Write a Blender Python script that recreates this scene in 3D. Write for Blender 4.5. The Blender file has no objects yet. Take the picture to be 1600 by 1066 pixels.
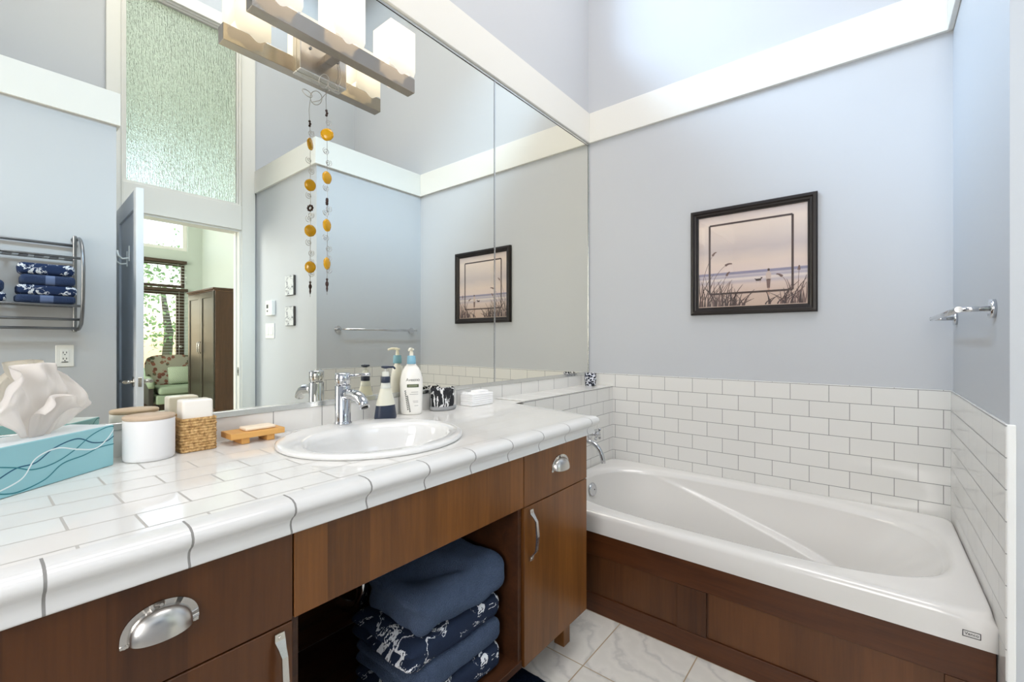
import bpy, bmesh, math, random
from mathutils import Vector, Matrix, noise
R = math.radians
random.seed(7)
SC = bpy.context.scene
COL = SC.collection

# ---------------------------------------------------------------- camera
cam_data = bpy.data.cameras.new('camera')
cam_data.sensor_width = 36.0
cam_data.lens = 693.702 * 36.0 / 1600.0
cam_data.clip_start = 0.02
cam = bpy.data.objects.new('camera', cam_data)
COL.objects.link(cam)
cam.location = (0.0, -1.4354, 1.155)
cam.rotation_euler = (R(90), 0, R(-51.0885))
SC.camera = cam

# ---------------------------------------------------------------- world, exposure, daylight
SC.view_settings.view_transform = 'Standard'
SC.view_settings.look = 'None'
SC.view_settings.gamma = 1.0
SC.view_settings.use_curve_mapping = False
SC.view_settings.exposure = 0.50
try:
    SC.cycles.max_bounces = 14
    SC.cycles.diffuse_bounces = 7
    SC.cycles.glossy_bounces = 7
    SC.cycles.transmission_bounces = 10
    SC.cycles.transparent_max_bounces = 16
    SC.cycles.caustics_reflective = True
    SC.cycles.caustics_refractive = False
    SC.cycles.sample_clamp_indirect = 6.0
except Exception:
    pass
world = bpy.data.worlds.new('world'); SC.world = world
world.use_nodes = True
wn = world.node_tree
sky = wn.nodes.new('ShaderNodeTexSky')
sky.sky_type = 'NISHITA'
sky.sun_disc = False
sky.sun_elevation = R(50); sky.sun_rotation = R(200)
sky.altitude = 100; sky.air_density = 1.0; sky.dust_density = 2.0
bg = wn.nodes['Background']; bg.inputs[1].default_value = 0.42
wn.links.new(sky.outputs[0], bg.inputs[0])

def area_light(name, loc, rot, sx, sy, power, color, spread=180):
    l = bpy.data.lights.new(name, 'AREA'); l.shape = 'RECTANGLE'
    l.size = sx; l.size_y = sy; l.energy = power; l.color = color; l.spread = R(spread)
    o = bpy.data.objects.new(name, l); COL.objects.link(o)
    o.location = loc; o.rotation_euler = rot
    return o
# daylight entering by the clerestory over the mirror and the bedroom windows, plus two added fills
area_light('clerestory_daylight', (-0.9, 3.0, 6.25), (R(-90 + 45), 0, R(14)), 6.0, 1.5, 600, (0.56, 0.77, 1.0))
area_light('overhead_fill_added', (0.95, -1.35, 4.78), (0, 0, 0), 1.9, 1.3, 40, (1.0, 0.93, 0.83), 170)  # added unseen overhead source, evens the light down the walls
area_light('side_fill_added', (-1.52, -1.52, 1.75), (0, R(-90), 0), 1.5, 0.9, 30, (1.0, 0.91, 0.80))  # added unseen source behind the camera, frontal fill
area_light('bedroom_side_daylight', (-1.55, -5.2, 2.2), (0, R(-90), 0), 2.4, 2.4, 190, (1.0, 1.0, 0.98))

# ---------------------------------------------------------------- mesh helpers
def newbm(): return bmesh.new()

def box(bm, x0, x1, y0, y1, z0, z1, bev=0.0, seg=2, mi=0):
    t = bmesh.new()
    bmesh.ops.create_cube(t, size=1.0)
    sx, sy, sz = x1 - x0, y1 - y0, z1 - z0
    for v in t.verts:
        v.co = Vector(((v.co.x + .5) * sx + x0, (v.co.y + .5) * sy + y0, (v.co.z + .5) * sz + z0))
    if bev > 0:
        bmesh.ops.bevel(t, geom=t.edges[:], offset=min(bev, .49 * min(abs(sx), abs(sy), abs(sz))), segments=seg, profile=0.6, affect='EDGES')
    bmesh.ops.recalc_face_normals(t, faces=t.faces[:])
    merge(bm, t, mi)
    return bm

def merge(bm, t, mi=0, mat=None):
    vs = [bm.verts.new((mat @ v.co) if mat else v.co) for v in t.verts]
    t.verts.index_update()
    for f in t.faces:
        try:
            nf = bm.faces.new([vs[v.index] for v in f.verts]); nf.material_index = mi if mi else f.material_index; nf.smooth = f.smooth
        except ValueError:
            pass
    t.free()

def frame_of(d):
    d = d.normalized()
    up = Vector((0, 0, 1)) if abs(d.z) < .95 else Vector((1, 0, 0))
    a = d.cross(up).normalized(); b = a.cross(d).normalized()
    return a, b

def tube(bm, pts, r, n=12, cap=True, mi=0, closed=False):
    pts = [Vector(p) for p in pts]; m = len(pts)
    rs = r if isinstance(r, (list, tuple)) else [r] * m
    rings = []; a = None
    for i, p in enumerate(pts):
        if closed:
            d = pts[(i + 1) % m] - pts[i - 1]
        else:
            d = pts[min(i + 1, m - 1)] - pts[max(i - 1, 0)]
        d = d.normalized()
        if a is None:
            a, b = frame_of(d)
        else:
            a = (a - d * a.dot(d)).normalized(); b = a.cross(d).normalized()
        rings.append([bm.verts.new(p + (a * math.cos(2 * math.pi * k / n) + b * math.sin(2 * math.pi * k / n)) * rs[i]) for k in range(n)])
    rng = range(m) if closed else range(m - 1)
    for i in rng:
        q = rings[(i + 1) % m]
        for k in range(n):
            f = bm.faces.new((rings[i][k], rings[i][(k + 1) % n], q[(k + 1) % n], q[k])); f.smooth = True; f.material_index = mi
    if cap and not closed:
        for rg, rev in ((rings[0], False), (rings[-1], True)):
            f = bm.faces.new(rg[::-1] if rev else rg); f.material_index = mi
    return bm

def lathe(bm, prof, c=(0, 0, 0), n=40, sx=1.0, sy=1.0, mi=0, smooth=True):
    """prof: list of (r, z)"""
    c = Vector(c); rings = []
    for r, z in prof:
        if r < 1e-6:
            rings.append([bm.verts.new(c + Vector((0, 0, z)))])
        else:
            rings.append([bm.verts.new(c + Vector((r * sx * math.cos(2 * math.pi * k / n), r * sy * math.sin(2 * math.pi * k / n), z))) for k in range(n)])
    for i in range(len(rings) - 1):
        a, b = rings[i], rings[i + 1]
        for k in range(n):
            k2 = (k + 1) % n
            if len(a) == 1 and len(b) == 1: continue
            if len(a) == 1: vs = (a[0], b[k2], b[k])
            elif len(b) == 1: vs = (a[k], a[k2], b[0])
            else: vs = (a[k], a[k2], b[k2], b[k])
            f = bm.faces.new(vs); f.smooth = smooth; f.material_index = mi
    return bm

def prism(bm, poly, z0, z1, mi=0, mat=None):
    lo = [bm.verts.new(mat @ Vector((x, y, z0)) if mat else Vector((x, y, z0))) for x, y in poly]
    hi = [bm.verts.new(mat @ Vector((x, y, z1)) if mat else Vector((x, y, z1))) for x, y in poly]
    n = len(poly)
    fs = [bm.faces.new(lo[::-1]), bm.faces.new(hi)]
    for k in range(n): fs.append(bm.faces.new((lo[k], lo[(k + 1) % n], hi[(k + 1) % n], hi[k])))
    for f in fs: f.material_index = mi
    return bm

def grid(bm, fn, nu, nv, mi=0, smooth=True, closeu=False):
    vs = [[bm.verts.new(fn(i / nu, j / nv)) for j in range(nv + 1)] for i in range(nu if closeu else nu + 1)]
    m = len(vs)
    for i in range(nu):
        for j in range(nv):
            f = bm.faces.new((vs[i][j], vs[(i + 1) % m][j], vs[(i + 1) % m][j + 1], vs[i][j + 1])); f.smooth = smooth; f.material_index = mi
    return vs

def bez(p0, p1, p2, n=10):
    p0, p1, p2 = Vector(p0), Vector(p1), Vector(p2)
    return [p0 * (1 - t) ** 2 + p1 * 2 * t * (1 - t) + p2 * t * t for t in [k / n for k in range(n + 1)]]

# ---------------------------------------------------------------- object helpers
ORG = {}
def thing(name, label, cat, loc, group=None):
    o = bpy.data.objects.new(name, None); COL.objects.link(o)
    o.location = loc; o.empty_display_size = .05
    o['label'] = label; o['category'] = cat
    if group: o['group'] = group
    ORG[o.name] = Vector(loc)
    return o

def obj(name, bm, m, parent=None, loc=None, recalc=True, label=None, smooth_angle=None):
    """one mesh object from a bmesh drawn in world coordinates"""
    org = ORG[parent.name] if parent is not None else Vector(loc if loc is not None else (0, 0, 0))
    if recalc: bmesh.ops.recalc_face_normals(bm, faces=bm.faces[:])
    bmesh.ops.translate(bm, verts=bm.verts[:], vec=-org)
    me = bpy.data.meshes.new(name); bm.to_mesh(me); bm.free()
    for mm in (m if isinstance(m, (list, tuple)) else [m]): me.materials.append(mm)
    o = bpy.data.objects.new(name, me); COL.objects.link(o)
    if parent is not None:
        o.parent = parent
    else:
        o.location = org
    ORG[o.name] = org
    if label: o['label'] = label
    if smooth_angle:
        for p in me.polygons: p.use_smooth = True
        try: me.set_sharp_from_angle(angle=R(smooth_angle))
        except Exception: pass
    return o

def tag(o, label, cat, group=None):
    o['label'] = label; o['category'] = cat
    if group: o['group'] = group
    return o

def struct(name, bm, m, parent=None, recalc=True):
    o = obj(name, bm, m, parent, recalc=recalc)
    if parent is None: o['kind'] = 'structure'
    return o

def copy_thing(root, loc, label, name=None):
    r = root.copy(); COL.objects.link(r); r.location = loc; r['label'] = label
    for ch in root.children:
        c = ch.copy(); COL.objects.link(c); c.parent = r
        for g in ch.children:
            d = g.copy(); COL.objects.link(d); d.parent = c
    return r

def text_bm(s, size, depth, mat, mi=0, bm=None):
    cu = bpy.data.curves.new('t', 'FONT'); cu.body = s; cu.size = size; cu.extrude = depth; cu.align_x = 'CENTER'; cu.align_y = 'CENTER'
    o = bpy.data.objects.new('t', cu); COL.objects.link(o)
    dg = bpy.context.evaluated_depsgraph_get()
    me = bpy.data.meshes.new_from_object(o.evaluated_get(dg))
    bpy.data.objects.remove(o); bpy.data.curves.remove(cu)
    t = bmesh.new(); t.from_mesh(me); bpy.data.meshes.remove(me)
    bm = bm or bmesh.new()
    for f in t.faces: f.material_index = 0
    merge(bm, t, mi, mat)
    return bm

# ---------------------------------------------------------------- materials
def lin(r, g, b):
    f = lambda c: (c / 12.92) if c <= .04045 else ((c + .055) / 1.055) ** 2.4
    return (f(r / 255), f(g / 255), f(b / 255), 1.0)

def base_mat(name, col, rough=.5, metal=0.0, coat=0.0, trans=0.0, ior=1.45, spec=.5):
    m = bpy.data.materials.new(name); m.use_nodes = True
    b = m.node_tree.nodes['Principled BSDF']
    b.inputs['Base Color'].default_value = col if len(col) == 4 else (*col, 1)
    b.inputs['Roughness'].default_value = rough; b.inputs['Metallic'].default_value = metal
    b.inputs['Coat Weight'].default_value = coat; b.inputs['Transmission Weight'].default_value = trans
    b.inputs['IOR'].default_value = ior; b.inputs['Specular IOR Level'].default_value = spec
    return m, m.node_tree, b

def bump(nt, b, height, strength=.2, dist=.01):
    bp = nt.nodes.new('ShaderNodeBump'); bp.inputs['Strength'].default_value = strength; bp.inputs['Distance'].default_value = dist
    nt.links.new(height, bp.inputs['Height']); nt.links.new(bp.outputs[0], b.inputs['Normal'])
    return bp

def coords(nt, scale=(1, 1, 1), kind='Object', loc=(0, 0, 0), rot=(0, 0, 0)):
    tc = nt.nodes.new('ShaderNodeTexCoord'); mp = nt.nodes.new('ShaderNodeMapping')
    mp.inputs['Scale'].default_value = scale; mp.inputs['Location'].default_value = loc; mp.inputs['Rotation'].default_value = rot
    nt.links.new(tc.outputs[kind], mp.inputs[0]); return mp.outputs[0]

def noise_tex(nt, vec, scale, detail=4, rough=.55, dist=0.0):
    n = nt.nodes.new('ShaderNodeTexNoise'); n.inputs['Scale'].default_value = scale; n.inputs['Detail'].default_value = detail
    n.inputs['Roughness'].default_value = rough; n.inputs['Distortion'].default_value = dist
    nt.links.new(vec, n.inputs['Vector']); return n.outputs['Fac']

def ramp(nt, fac, stops):
    r = nt.nodes.new('ShaderNodeValToRGB'); e = r.color_ramp.elements
    while len(e) > 1: e.remove(e[-1])
    e[0].position, e[0].color = stops[0]
    for p, c in stops[1:]:
        k = e.new(p); k.color = c
    nt.links.new(fac, r.inputs[0]); return r.outputs[0]

def math_node(nt, op, a, b=None):
    n = nt.nodes.new('ShaderNodeMath'); n.operation = op
    for i, v in enumerate((a, b)):
        if v is None: continue
        if isinstance(v, (int, float)): n.inputs[i].default_value = v
        else: nt.links.new(v, n.inputs[i])
    return n.outputs[0]

def mixrgb(nt, fac, a, b, mode='MIX'):
    n = nt.nodes.new('ShaderNodeMix'); n.data_type = 'RGBA'; n.blend_type = mode
    for i, v in ((0, fac), (6, a), (7, b)):
        if isinstance(v, (int, float)): n.inputs[i].default_value = v
        elif isinstance(v, tuple): n.inputs[i].default_value = v
        else: nt.links.new(v, n.inputs[i])
    return n.outputs[2]

def paint(name, col, rough=.55, bs=.03):
    m, nt, b = base_mat(name, col, rough)
    bump(nt, b, noise_tex(nt, coords(nt), 140, 3), bs, .002)
    return m

def simple(name, col, rough=.4, metal=0, **k):
    return base_mat(name, col, rough, metal, **k)[0]

def tile_mat(name, plane, off, bw, rh, col, grout, mortar=.0014, rough=.09, offset=.5):
    """plane 'xz','yz','xy' picks the two world axes the courses run along"""
    m, nt, b = base_mat(name, col, rough)
    tc = nt.nodes.new('ShaderNodeTexCoord'); sp = nt.nodes.new('ShaderNodeSeparateXYZ'); cb = nt.nodes.new('ShaderNodeCombineXYZ')
    nt.links.new(tc.outputs['Object'], sp.inputs[0])
    for k, ax in enumerate(plane):
        nt.links.new(math_node(nt, 'ADD', sp.outputs['xyz'.index(ax)], off[k]), cb.inputs[k])
    br = nt.nodes.new('ShaderNodeTexBrick')
    br.inputs['Scale'].default_value = 1.0; br.inputs['Brick Width'].default_value = bw; br.inputs['Row Height'].default_value = rh
    br.inputs['Mortar Size'].default_value = mortar; br.inputs['Mortar Smooth'].default_value = .15; br.offset = offset; br.offset_frequency = 2; br.squash = 1.0
    br.inputs['Color1'].default_value = col; br.inputs['Color2'].default_value = tuple(c * .965 for c in col[:3]) + (1,); br.inputs['Mortar'].default_value = grout
    nt.links.new(cb.outputs[0], br.inputs['Vector'])
    nt.links.new(br.outputs['Color'], b.inputs['Base Color'])
    nt.links.new(math_node(nt, 'ADD', math_node(nt, 'MULTIPLY', br.outputs['Fac'], .6), rough), b.inputs['Roughness'])
    inv = math_node(nt, 'SUBTRACT', 1.0, br.outputs['Fac'])
    wob = math_node(nt, 'ADD', inv, math_node(nt, 'MULTIPLY', noise_tex(nt, tc.outputs['Object'], 14, 1), .25))
    bump(nt, b, wob, .35, .0015)
    return m

def wood_mat(name, c1, c2, grain='z', strip_axis='x', strip=.09, rough=.32, strip_amt=.25, seed=0.0):
    m, nt, b = base_mat(name, c1, rough)
    tc = nt.nodes.new('ShaderNodeTexCoord')
    s = {'x': (2.0, 26, 26), 'y': (26, 2.0, 26), 'z': (26, 26, 2.0)}[grain]
    v = coords(nt, s, loc=(seed, seed, seed))
    n1 = noise_tex(nt, v, 1.0, 6, .6, .6)
    s2 = {'x': (8, 160, 160), 'y': (160, 8, 160), 'z': (160, 160, 8)}[grain]
    n2 = noise_tex(nt, coords(nt, s2), 1.0, 3, .6)
    f = math_node(nt, 'ADD', math_node(nt, 'MULTIPLY', n1, .65), math_node(nt, 'MULTIPLY', n2, .35))
    sp = nt.nodes.new('ShaderNodeSeparateXYZ'); nt.links.new(tc.outputs['Object'], sp.inputs[0])
    cell = math_node(nt, 'FLOOR', math_node(nt, 'DIVIDE', math_node(nt, 'ADD', sp.outputs['xyz'.index(strip_axis)], 7.03 + seed), strip))
    wn_ = nt.nodes.new('ShaderNodeTexWhiteNoise'); wn_.noise_dimensions = '1D'; nt.links.new(cell, wn_.inputs['W'])
    f2 = math_node(nt, 'ADD', math_node(nt, 'MULTIPLY', f, 1 - strip_amt), math_node(nt, 'MULTIPLY', wn_.outputs[0], strip_amt))
    nt.links.new(ramp(nt, f2, [(.25, c1), (.75, c2)]), b.inputs['Base Color'])
    bump(nt, b, n2, .06, .002)
    return m

M = {}
M['wall'] = paint('wall_paint_blue_grey', lin(194, 197, 201), .5)
M['wall_green'] = paint('wall_paint_green', lin(190, 199, 190), .6)
M['ceiling'] = paint('ceiling_paint', lin(232, 234, 236), .7)
M['trim'] = paint('trim_white', lin(228, 227, 221), .32, .015)
M['door'] = paint('door_white', lin(226, 232, 240), .35, .015)
TW = lin(228, 227, 223); GR = lin(138, 138, 136)
N20 = .1555 * 20
M['tile_back'] = tile_mat('tile_back', 'yz', (1.361 + N20, -.868 + .0785 * 20), .1555, .0785, TW, GR)
M['tile_right'] = tile_mat('tile_right', 'xz', (N20 - 2.46, -.868 + .0785 * 20), .1555, .0785, TW, GR)
M['tile_ledge'] = tile_mat('tile_ledge', 'xz', (N20 - 2.282, -.868 + .0785 * 21), .1555, .0785, TW, GR)
M['tile_splash'] = tile_mat('tile_splash', 'xz', (N20 - .601, 5.0), .1555, 40.0, TW, GR, offset=0)
M['tile_ledge_top'] = tile_mat('tile_ledge_top', 'xy', (N20 - 2.3, 5.0), .1555, 40.0, TW, lin(206, 206, 203), offset=0)
M['tile_counter'] = tile_mat('tile_counter', 'xy', (N20 - .127, .5975 + .0793 * 20), .1555, .0793, lin(231, 230, 226), lin(182, 180, 175), mortar=.0021)
M['tile_cap'] = tile_mat('tile_cap', 'xy', (N20 - .122, 5.0), .1535, 40.0, lin(224, 224, 222), lin(140, 139, 136), mortar=.0019, offset=0)
M['tile_plain'] = simple('tile_glaze_white', lin(240, 240, 238), .1)
M['chrome'] = simple('chrome', (.60, .61, .63), .06, 1.0)
M['nickel'] = simple('brushed_nickel', (.62, .60, .57), .27, 1.0)
M['nickel_warm'] = simple('satin_nickel_bar', (.47, .42, .37), .22, 1.0)
M['steel'] = simple('satin_steel', (.24, .25, .27), .34, 1.0)
M['mirror'] = simple('mirror_silver', (.90, .885, .80), .0, 1.0)
M['alu'] = simple('channel_aluminium', (.70, .71, .70), .22, 1.0)
M['black'] = simple('black_gap', (.012, .012, .012), .6)
M['dark_hole'] = simple('dark_slot', (.02, .02, .02), .5)
M['porcelain'] = simple('porcelain', lin(228, 228, 226), .07, coat=.3)
M['acrylic'] = simple('tub_acrylic', lin(224, 222, 218), .13, coat=.25)
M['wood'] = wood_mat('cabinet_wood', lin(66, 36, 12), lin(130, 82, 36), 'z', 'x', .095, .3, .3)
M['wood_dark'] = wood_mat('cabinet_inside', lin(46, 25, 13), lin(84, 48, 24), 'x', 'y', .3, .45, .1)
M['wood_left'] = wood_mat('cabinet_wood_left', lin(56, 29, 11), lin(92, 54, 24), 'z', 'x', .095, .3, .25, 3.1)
M['apron'] = wood_mat('apron_wood', lin(56, 28, 10), lin(104, 64, 33), 'z', 'y', .11, .38, .35, 1.7)
M['apron_rail'] = wood_mat('apron_rail_wood', lin(58, 28, 10), lin(96, 54, 25), 'y', 'z', .5, .38, .1, 4.2)
M['bamboo'] = wood_mat('light_wood', lin(196, 140, 72), lin(226, 176, 104), 'x', 'y', .04, .5, .2)
M['lid_wood'] = wood_mat('lid_wood', lin(186, 164, 140), lin(210, 188, 164), 'x', 'y', .04, .5, .1)
M['armoire'] = wood_mat('armoire_wood', lin(62, 40, 26), lin(96, 66, 46), 'z', 'y', .2, .3, .1, 2.3)
M['brown'] = simple('brown_paint', lin(72, 58, 46), .4)
M['ceramic'] = paint('ceramic_matt_white', lin(228, 228, 228), .45, .02)
M['white_plastic'] = simple('white_plastic', lin(238, 238, 234), .3)
M['carpet'] = paint('carpet_beige', lin(214, 206, 188), .95, .3)

# marble floor
def marble():
    m, nt, b = base_mat('floor_marble', lin(225, 224, 220), .12)
    v = coords(nt, (1, 1, 1), rot=(0, 0, R(35)))
    w = nt.nodes.new('ShaderNodeTexWave'); w.wave_type = 'BANDS'; w.inputs['Scale'].default_value = 2.6; w.inputs['Distortion'].default_value = 9; w.inputs['Detail'].default_value = 5; w.inputs['Detail Scale'].default_value = 2.2
    nt.links.new(v, w.inputs['Vector'])
    veins = ramp(nt, w.outputs['Fac'], [(0, lin(202, 200, 194)), (.10, lin(216, 213, 206)), (.5, lin(222, 219, 211)), (1, lin(217, 214, 206))])
    tc = nt.nodes.new('ShaderNodeTexCoord'); mp = nt.nodes.new('ShaderNodeMapping'); mp.inputs['Location'].default_value = (-1.387 + 6.06, .64 + 6.06, 0)
    nt.links.new(tc.outputs['Object'], mp.inputs[0])
    br = nt.nodes.new('ShaderNodeTexBrick'); br.offset = 0
    for k, x in (('Scale', 1), ('Brick Width', .303), ('Row Height', .303), ('Mortar Size', .0022), ('Mortar Smooth', .1)): br.inputs[k].default_value = x
    nt.links.new(mp.outputs[0], br.inputs['Vector'])
    nt.links.new(mixrgb(nt, br.outputs['Fac'], veins, lin(168, 150, 122)), b.inputs['Base Color'])
    nt.links.new(math_node(nt, 'ADD', math_node(nt, 'MULTIPLY', br.outputs['Fac'], .5), .12), b.inputs['Roughness'])
    bump(nt, b, math_node(nt, 'SUBTRACT', 1.0, br.outputs['Fac']), .3, .001)
    return m
M['marble'] = marble()

def terry(name, col, col2):
    m, nt, b = base_mat(name, col, .95, spec=.15)
    v = coords(nt)
    n = noise_tex(nt, v, 330, 3)
    n2 = noise_tex(nt, v, 30, 4)
    nt.links.new(mixrgb(nt, math_node(nt, 'ADD', math_node(nt, 'MULTIPLY', n, .6), math_node(nt, 'MULTIPLY', n2, .4)), col, col2), b.inputs['Base Color'])
    b.inputs['Sheen Weight'].default_value = .5; b.inputs['Sheen Roughness'].default_value = .5; b.inputs['Sheen Tint'].default_value = lin(140, 160, 190)
    bump(nt, b, n, 1.0, .010)
    return m
NAVY, NAVY2 = lin(22, 32, 50), lin(96, 114, 144)
M['terry'] = terry('terry_navy', NAVY, NAVY2)

def marbled(name, base, vein, scale=7.0, width=.035, stretch=(1, 1, 1), fuzz=True, rough=.9, wob=1.2):
    m, nt, b = base_mat(name, base, rough, spec=.2)
    v = coords(nt, stretch)
    a = noise_tex(nt, v, scale, 5, .62, wob)
    d = math_node(nt, 'ABSOLUTE', math_node(nt, 'SUBTRACT', a, .5))
    gate = noise_tex(nt, coords(nt, stretch, loc=(3.3, 1.7, 5.1)), scale * .8, 2)
    wd = math_node(nt, 'MULTIPLY', ramp(nt, gate, [(.42, (0, 0, 0, 1)), (.62, (1, 1, 1, 1))]), width)
    mask = math_node(nt, 'LESS_THAN', d, wd)
    nt.links.new(mixrgb(nt, mask, base, vein), b.inputs['Base Color'])
    if fuzz: bump(nt, b, noise_tex(nt, coords(nt), 420, 2), .6, .004)
    return m
M['marbled_towel'] = marbled('terry_navy_marbled', lin(36, 47, 68), lin(232, 235, 238), 11.0, .034, wob=.7)
M['marbled_cloth'] = marbled('cloth_black_marbled', lin(50, 51, 54), lin(236, 236, 236), 8.0, .05, stretch=(2.2, 2.2, .9), wob=.5)
M['marbled_far'] = marbled('towel_marbled_rack', lin(40, 56, 92), lin(226, 234, 246), 13.0, .034, wob=.8)
M['terry_rack'] = terry('terry_blue_rack', lin(36, 50, 84), lin(62, 80, 122))
M['band'] = simple('towel_band', lin(98, 116, 156), .7)

def pane_mat(name, tint=(1, 1, 1), gloss=.05, rough=0.0):
    m = bpy.data.materials.new(name); m.use_nodes = True; nt = m.node_tree
    for n in list(nt.nodes): nt.nodes.remove(n)
    out = nt.nodes.new('ShaderNodeOutputMaterial'); mx = nt.nodes.new('ShaderNodeMixShader')
    t = nt.nodes.new('ShaderNodeBsdfTransparent'); t.inputs[0].default_value = (*tint, 1)
    g = nt.nodes.new('ShaderNodeBsdfGlossy'); g.inputs['Roughness'].default_value = rough
    mx.inputs[0].default_value = gloss
    nt.links.new(t.outputs[0], mx.inputs[1]); nt.links.new(g.outputs[0], mx.inputs[2]); nt.links.new(mx.outputs[0], out.inputs[0])
    return m
M['pane'] = pane_mat('window_glass')

def reeded():
    m = bpy.data.materials.new('obscure_glass'); m.use_nodes = True; nt = m.node_tree
    for n in list(nt.nodes): nt.nodes.remove(n)
    out = nt.nodes.new('ShaderNodeOutputMaterial')
    g = nt.nodes.new('ShaderNodeBsdfRefraction'); g.inputs['Roughness'].default_value = .03; g.inputs['IOR'].default_value = 1.22; g.inputs[0].default_value = (.92, .975, .94, 1)
    tl = nt.nodes.new('ShaderNodeBsdfTranslucent'); tl.inputs[0].default_value = (.88, .92, .89, 1)
    gl = nt.nodes.new('ShaderNodeBsdfGlossy'); gl.inputs['Roughness'].default_value = .18; gl.inputs[0].default_value = (.9, .95, .92, 1)
    v = coords(nt, (62, 10, 6)); n1 = noise_tex(nt, v, 1.0, 3, .6)
    n2 = noise_tex(nt, coords(nt, (95, 10, 34)), 1.0, 2, .6)
    h = math_node(nt, 'ADD', n1, math_node(nt, 'MULTIPLY', n2, .7))
    bp = nt.nodes.new('ShaderNodeBump'); bp.inputs['Strength'].default_value = 1.0; bp.inputs['Distance'].default_value = .034
    nt.links.new(h, bp.inputs['Height'])
    for s in (g, gl, tl): nt.links.new(bp.outputs[0], s.inputs['Normal'])
    m1 = nt.nodes.new('ShaderNodeMixShader'); m1.inputs[0].default_value = .12
    nt.links.new(g.outputs[0], m1.inputs[1]); nt.links.new(tl.outputs[0], m1.inputs[2])
    m2 = nt.nodes.new('ShaderNodeMixShader'); m2.inputs[0].default_value = .1
    nt.links.new(m1.outputs[0], m2.inputs[1]); nt.links.new(gl.outputs[0], m2.inputs[2])
    nt.links.new(m2.outputs[0], out.inputs[0])
    return m
M['reeded'] = reeded()

XB, YR, XS, YD, YH, XH = 2.572, -1.7015, 1.615, -2.764, -2.076, .578
ZT0, ZT1, ZC = 2.438, 2.63, 4.7
XL, XG, YF = -1.4, 2.62, -7.6

# ================================================================ setting: shell
def wall_with_holes(bm, axis, t0, t1, a0, a1, z0, z1, holes):
    """slab across 'axis' (t0..t1 thick) along the other horizontal axis a0..a1, with rectangular holes (b0,b1,h0,h1)"""
    cuts = sorted({a0, a1} | {h[0] for h in holes} | {h[1] for h in holes})
    for c0, c1 in zip(cuts[:-1], cuts[1:]):
        hs = sorted([h for h in holes if h[0] < c1 - 1e-6 and h[1] > c0 + 1e-6], key=lambda h: h[2])
        z = z0; spans = []
        for h in hs:
            if h[2] > z + 1e-6: spans.append((z, h[2]))
            z = h[3]
        if z < z1 - 1e-6: spans.append((z, z1))
        for s0, s1 in spans:
            if axis == 'y': box(bm, c0, c1, t0, t1, s0, s1)
            else: box(bm, t0, t1, c0, c1, s0, s1)
    return bm

b = newbm(); box(b, XL - .1, XB + .12, -2.884, .12, -.12, 0); struct('floor', b, M['marble'])
b = newbm(); box(b, XL - .1, XG + .1, YF - .15, -2.884, -.12, -.004); struct('floor_bedroom', b, M['carpet'])
b = newbm()
for x0, x1, y0, y1 in ((XL - .15, XG + .2, YF - .15, -2.05), (XL - .15, XG + .2, -.65, .12), (XL - .15, -.05, -2.05, -.65), (1.95, XG + .2, -2.05, -.65)): box(b, x0, x1, y0, y1, ZC, ZC + .1)
struct('ceiling', b, M['ceiling'])
b = newbm()
for x0, x1, y0, y1 in ((-.05, 1.95, -.70, -.65), (-.05, 1.95, -2.05, -2.0), (-.05, 0, -2.0, -.70), (1.90, 1.95, -2.0, -.70), (.93, .97, -2.0, -.70)): box(b, x0, x1, y0, y1, ZC + .02, ZC + .07)
w7 = struct('window_7', b, M['trim'])  # unseen skylight frame, added to go with the overhead fill
b = newbm(); box(b, 0, 1.9, -2.0, -.70, ZC + .04, ZC + .045); struct('pane', b, M['pane'], w7)
b = newbm(); wall_with_holes(b, 'y', 0, .12, XL - .1, XB + .12, 0, ZC, [(-.6, 2.2, 3.2, 4.05)]); struct('wall_mirror', b, M['wall'])
b = newbm(); box(b, XB, XB + .12, YD - .12, 0, 0, ZC); struct('wall_back', b, M['wall'])
b = newbm(); box(b, XS, XB, YD, YR, 0, ZT1 - .004); struct('wall_right', b, M['wall'])
b = newbm(); box(b, XL, XH, YD, YH, 0, ZT1 - .004); struct('wall_front', b, M['wall'])
b = newbm(); wall_with_holes(b, 'y', YD - .12, YD, XL, XB, 0, ZC, [(.722, 1.497, 0, 2.10), (.722, 1.497, 2.305, 3.765)]); struct('wall_door', b, M['wall'])
b = newbm(); wall_with_holes(b, 'x', XL - .1, XL, YD - .12, 0, 0, ZC, [(-2.0, -1.05, .95, 2.55)]); struct('wall_left', b, M['wall'])
# bedroom shell
b = newbm(); box(b, XG, XG + .1, YF, -2.884, 0, ZC); struct('wall_bedroom_right', b, M['wall_green'])
b = newbm(); wall_with_holes(b, 'x', XL - .1, XL, YF, -2.884, 0, ZC, [(-6.3, -4.1, 1.0, 3.4)]); struct('wall_bedroom_left', b, M['wall_green'])
b = newbm(); wall_with_holes(b, 'y', YF - .15, YF, XL - .1, XG + .1, 0, ZC, [(1.46, 2.375, 0, 2.46), (.4, 2.41, 2.67, 4.3)]); struct('wall_bedroom_far', b, M['wall_green'])
b = newbm(); box(b, XL, XB, YD - .125, YD - .12, 0, 2.0); b.free()

# trim bands
t = .018
def trim(n, x0, x1, y0, y1, z0=ZT0, z1=ZT1, m='trim', bev=.002):
    b = newbm(); box(b, x0, x1, y0, y1, z0, z1, bev, 1); return struct('trim_%d' % n, b, M[m])
trim(1, XL, XB, -.020, 0)
trim(2, XB - t, XB, YR, -.020)
trim(3, XS - t, XB - t, YR, YR + t, ZT0, ZT1)
trim(4, XS - t, XS, YD + .022, YR)
trim(5, XL, XH + t, YH, YH + t)
trim(6, XH, XH + t, YD + .022, YH)
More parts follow.
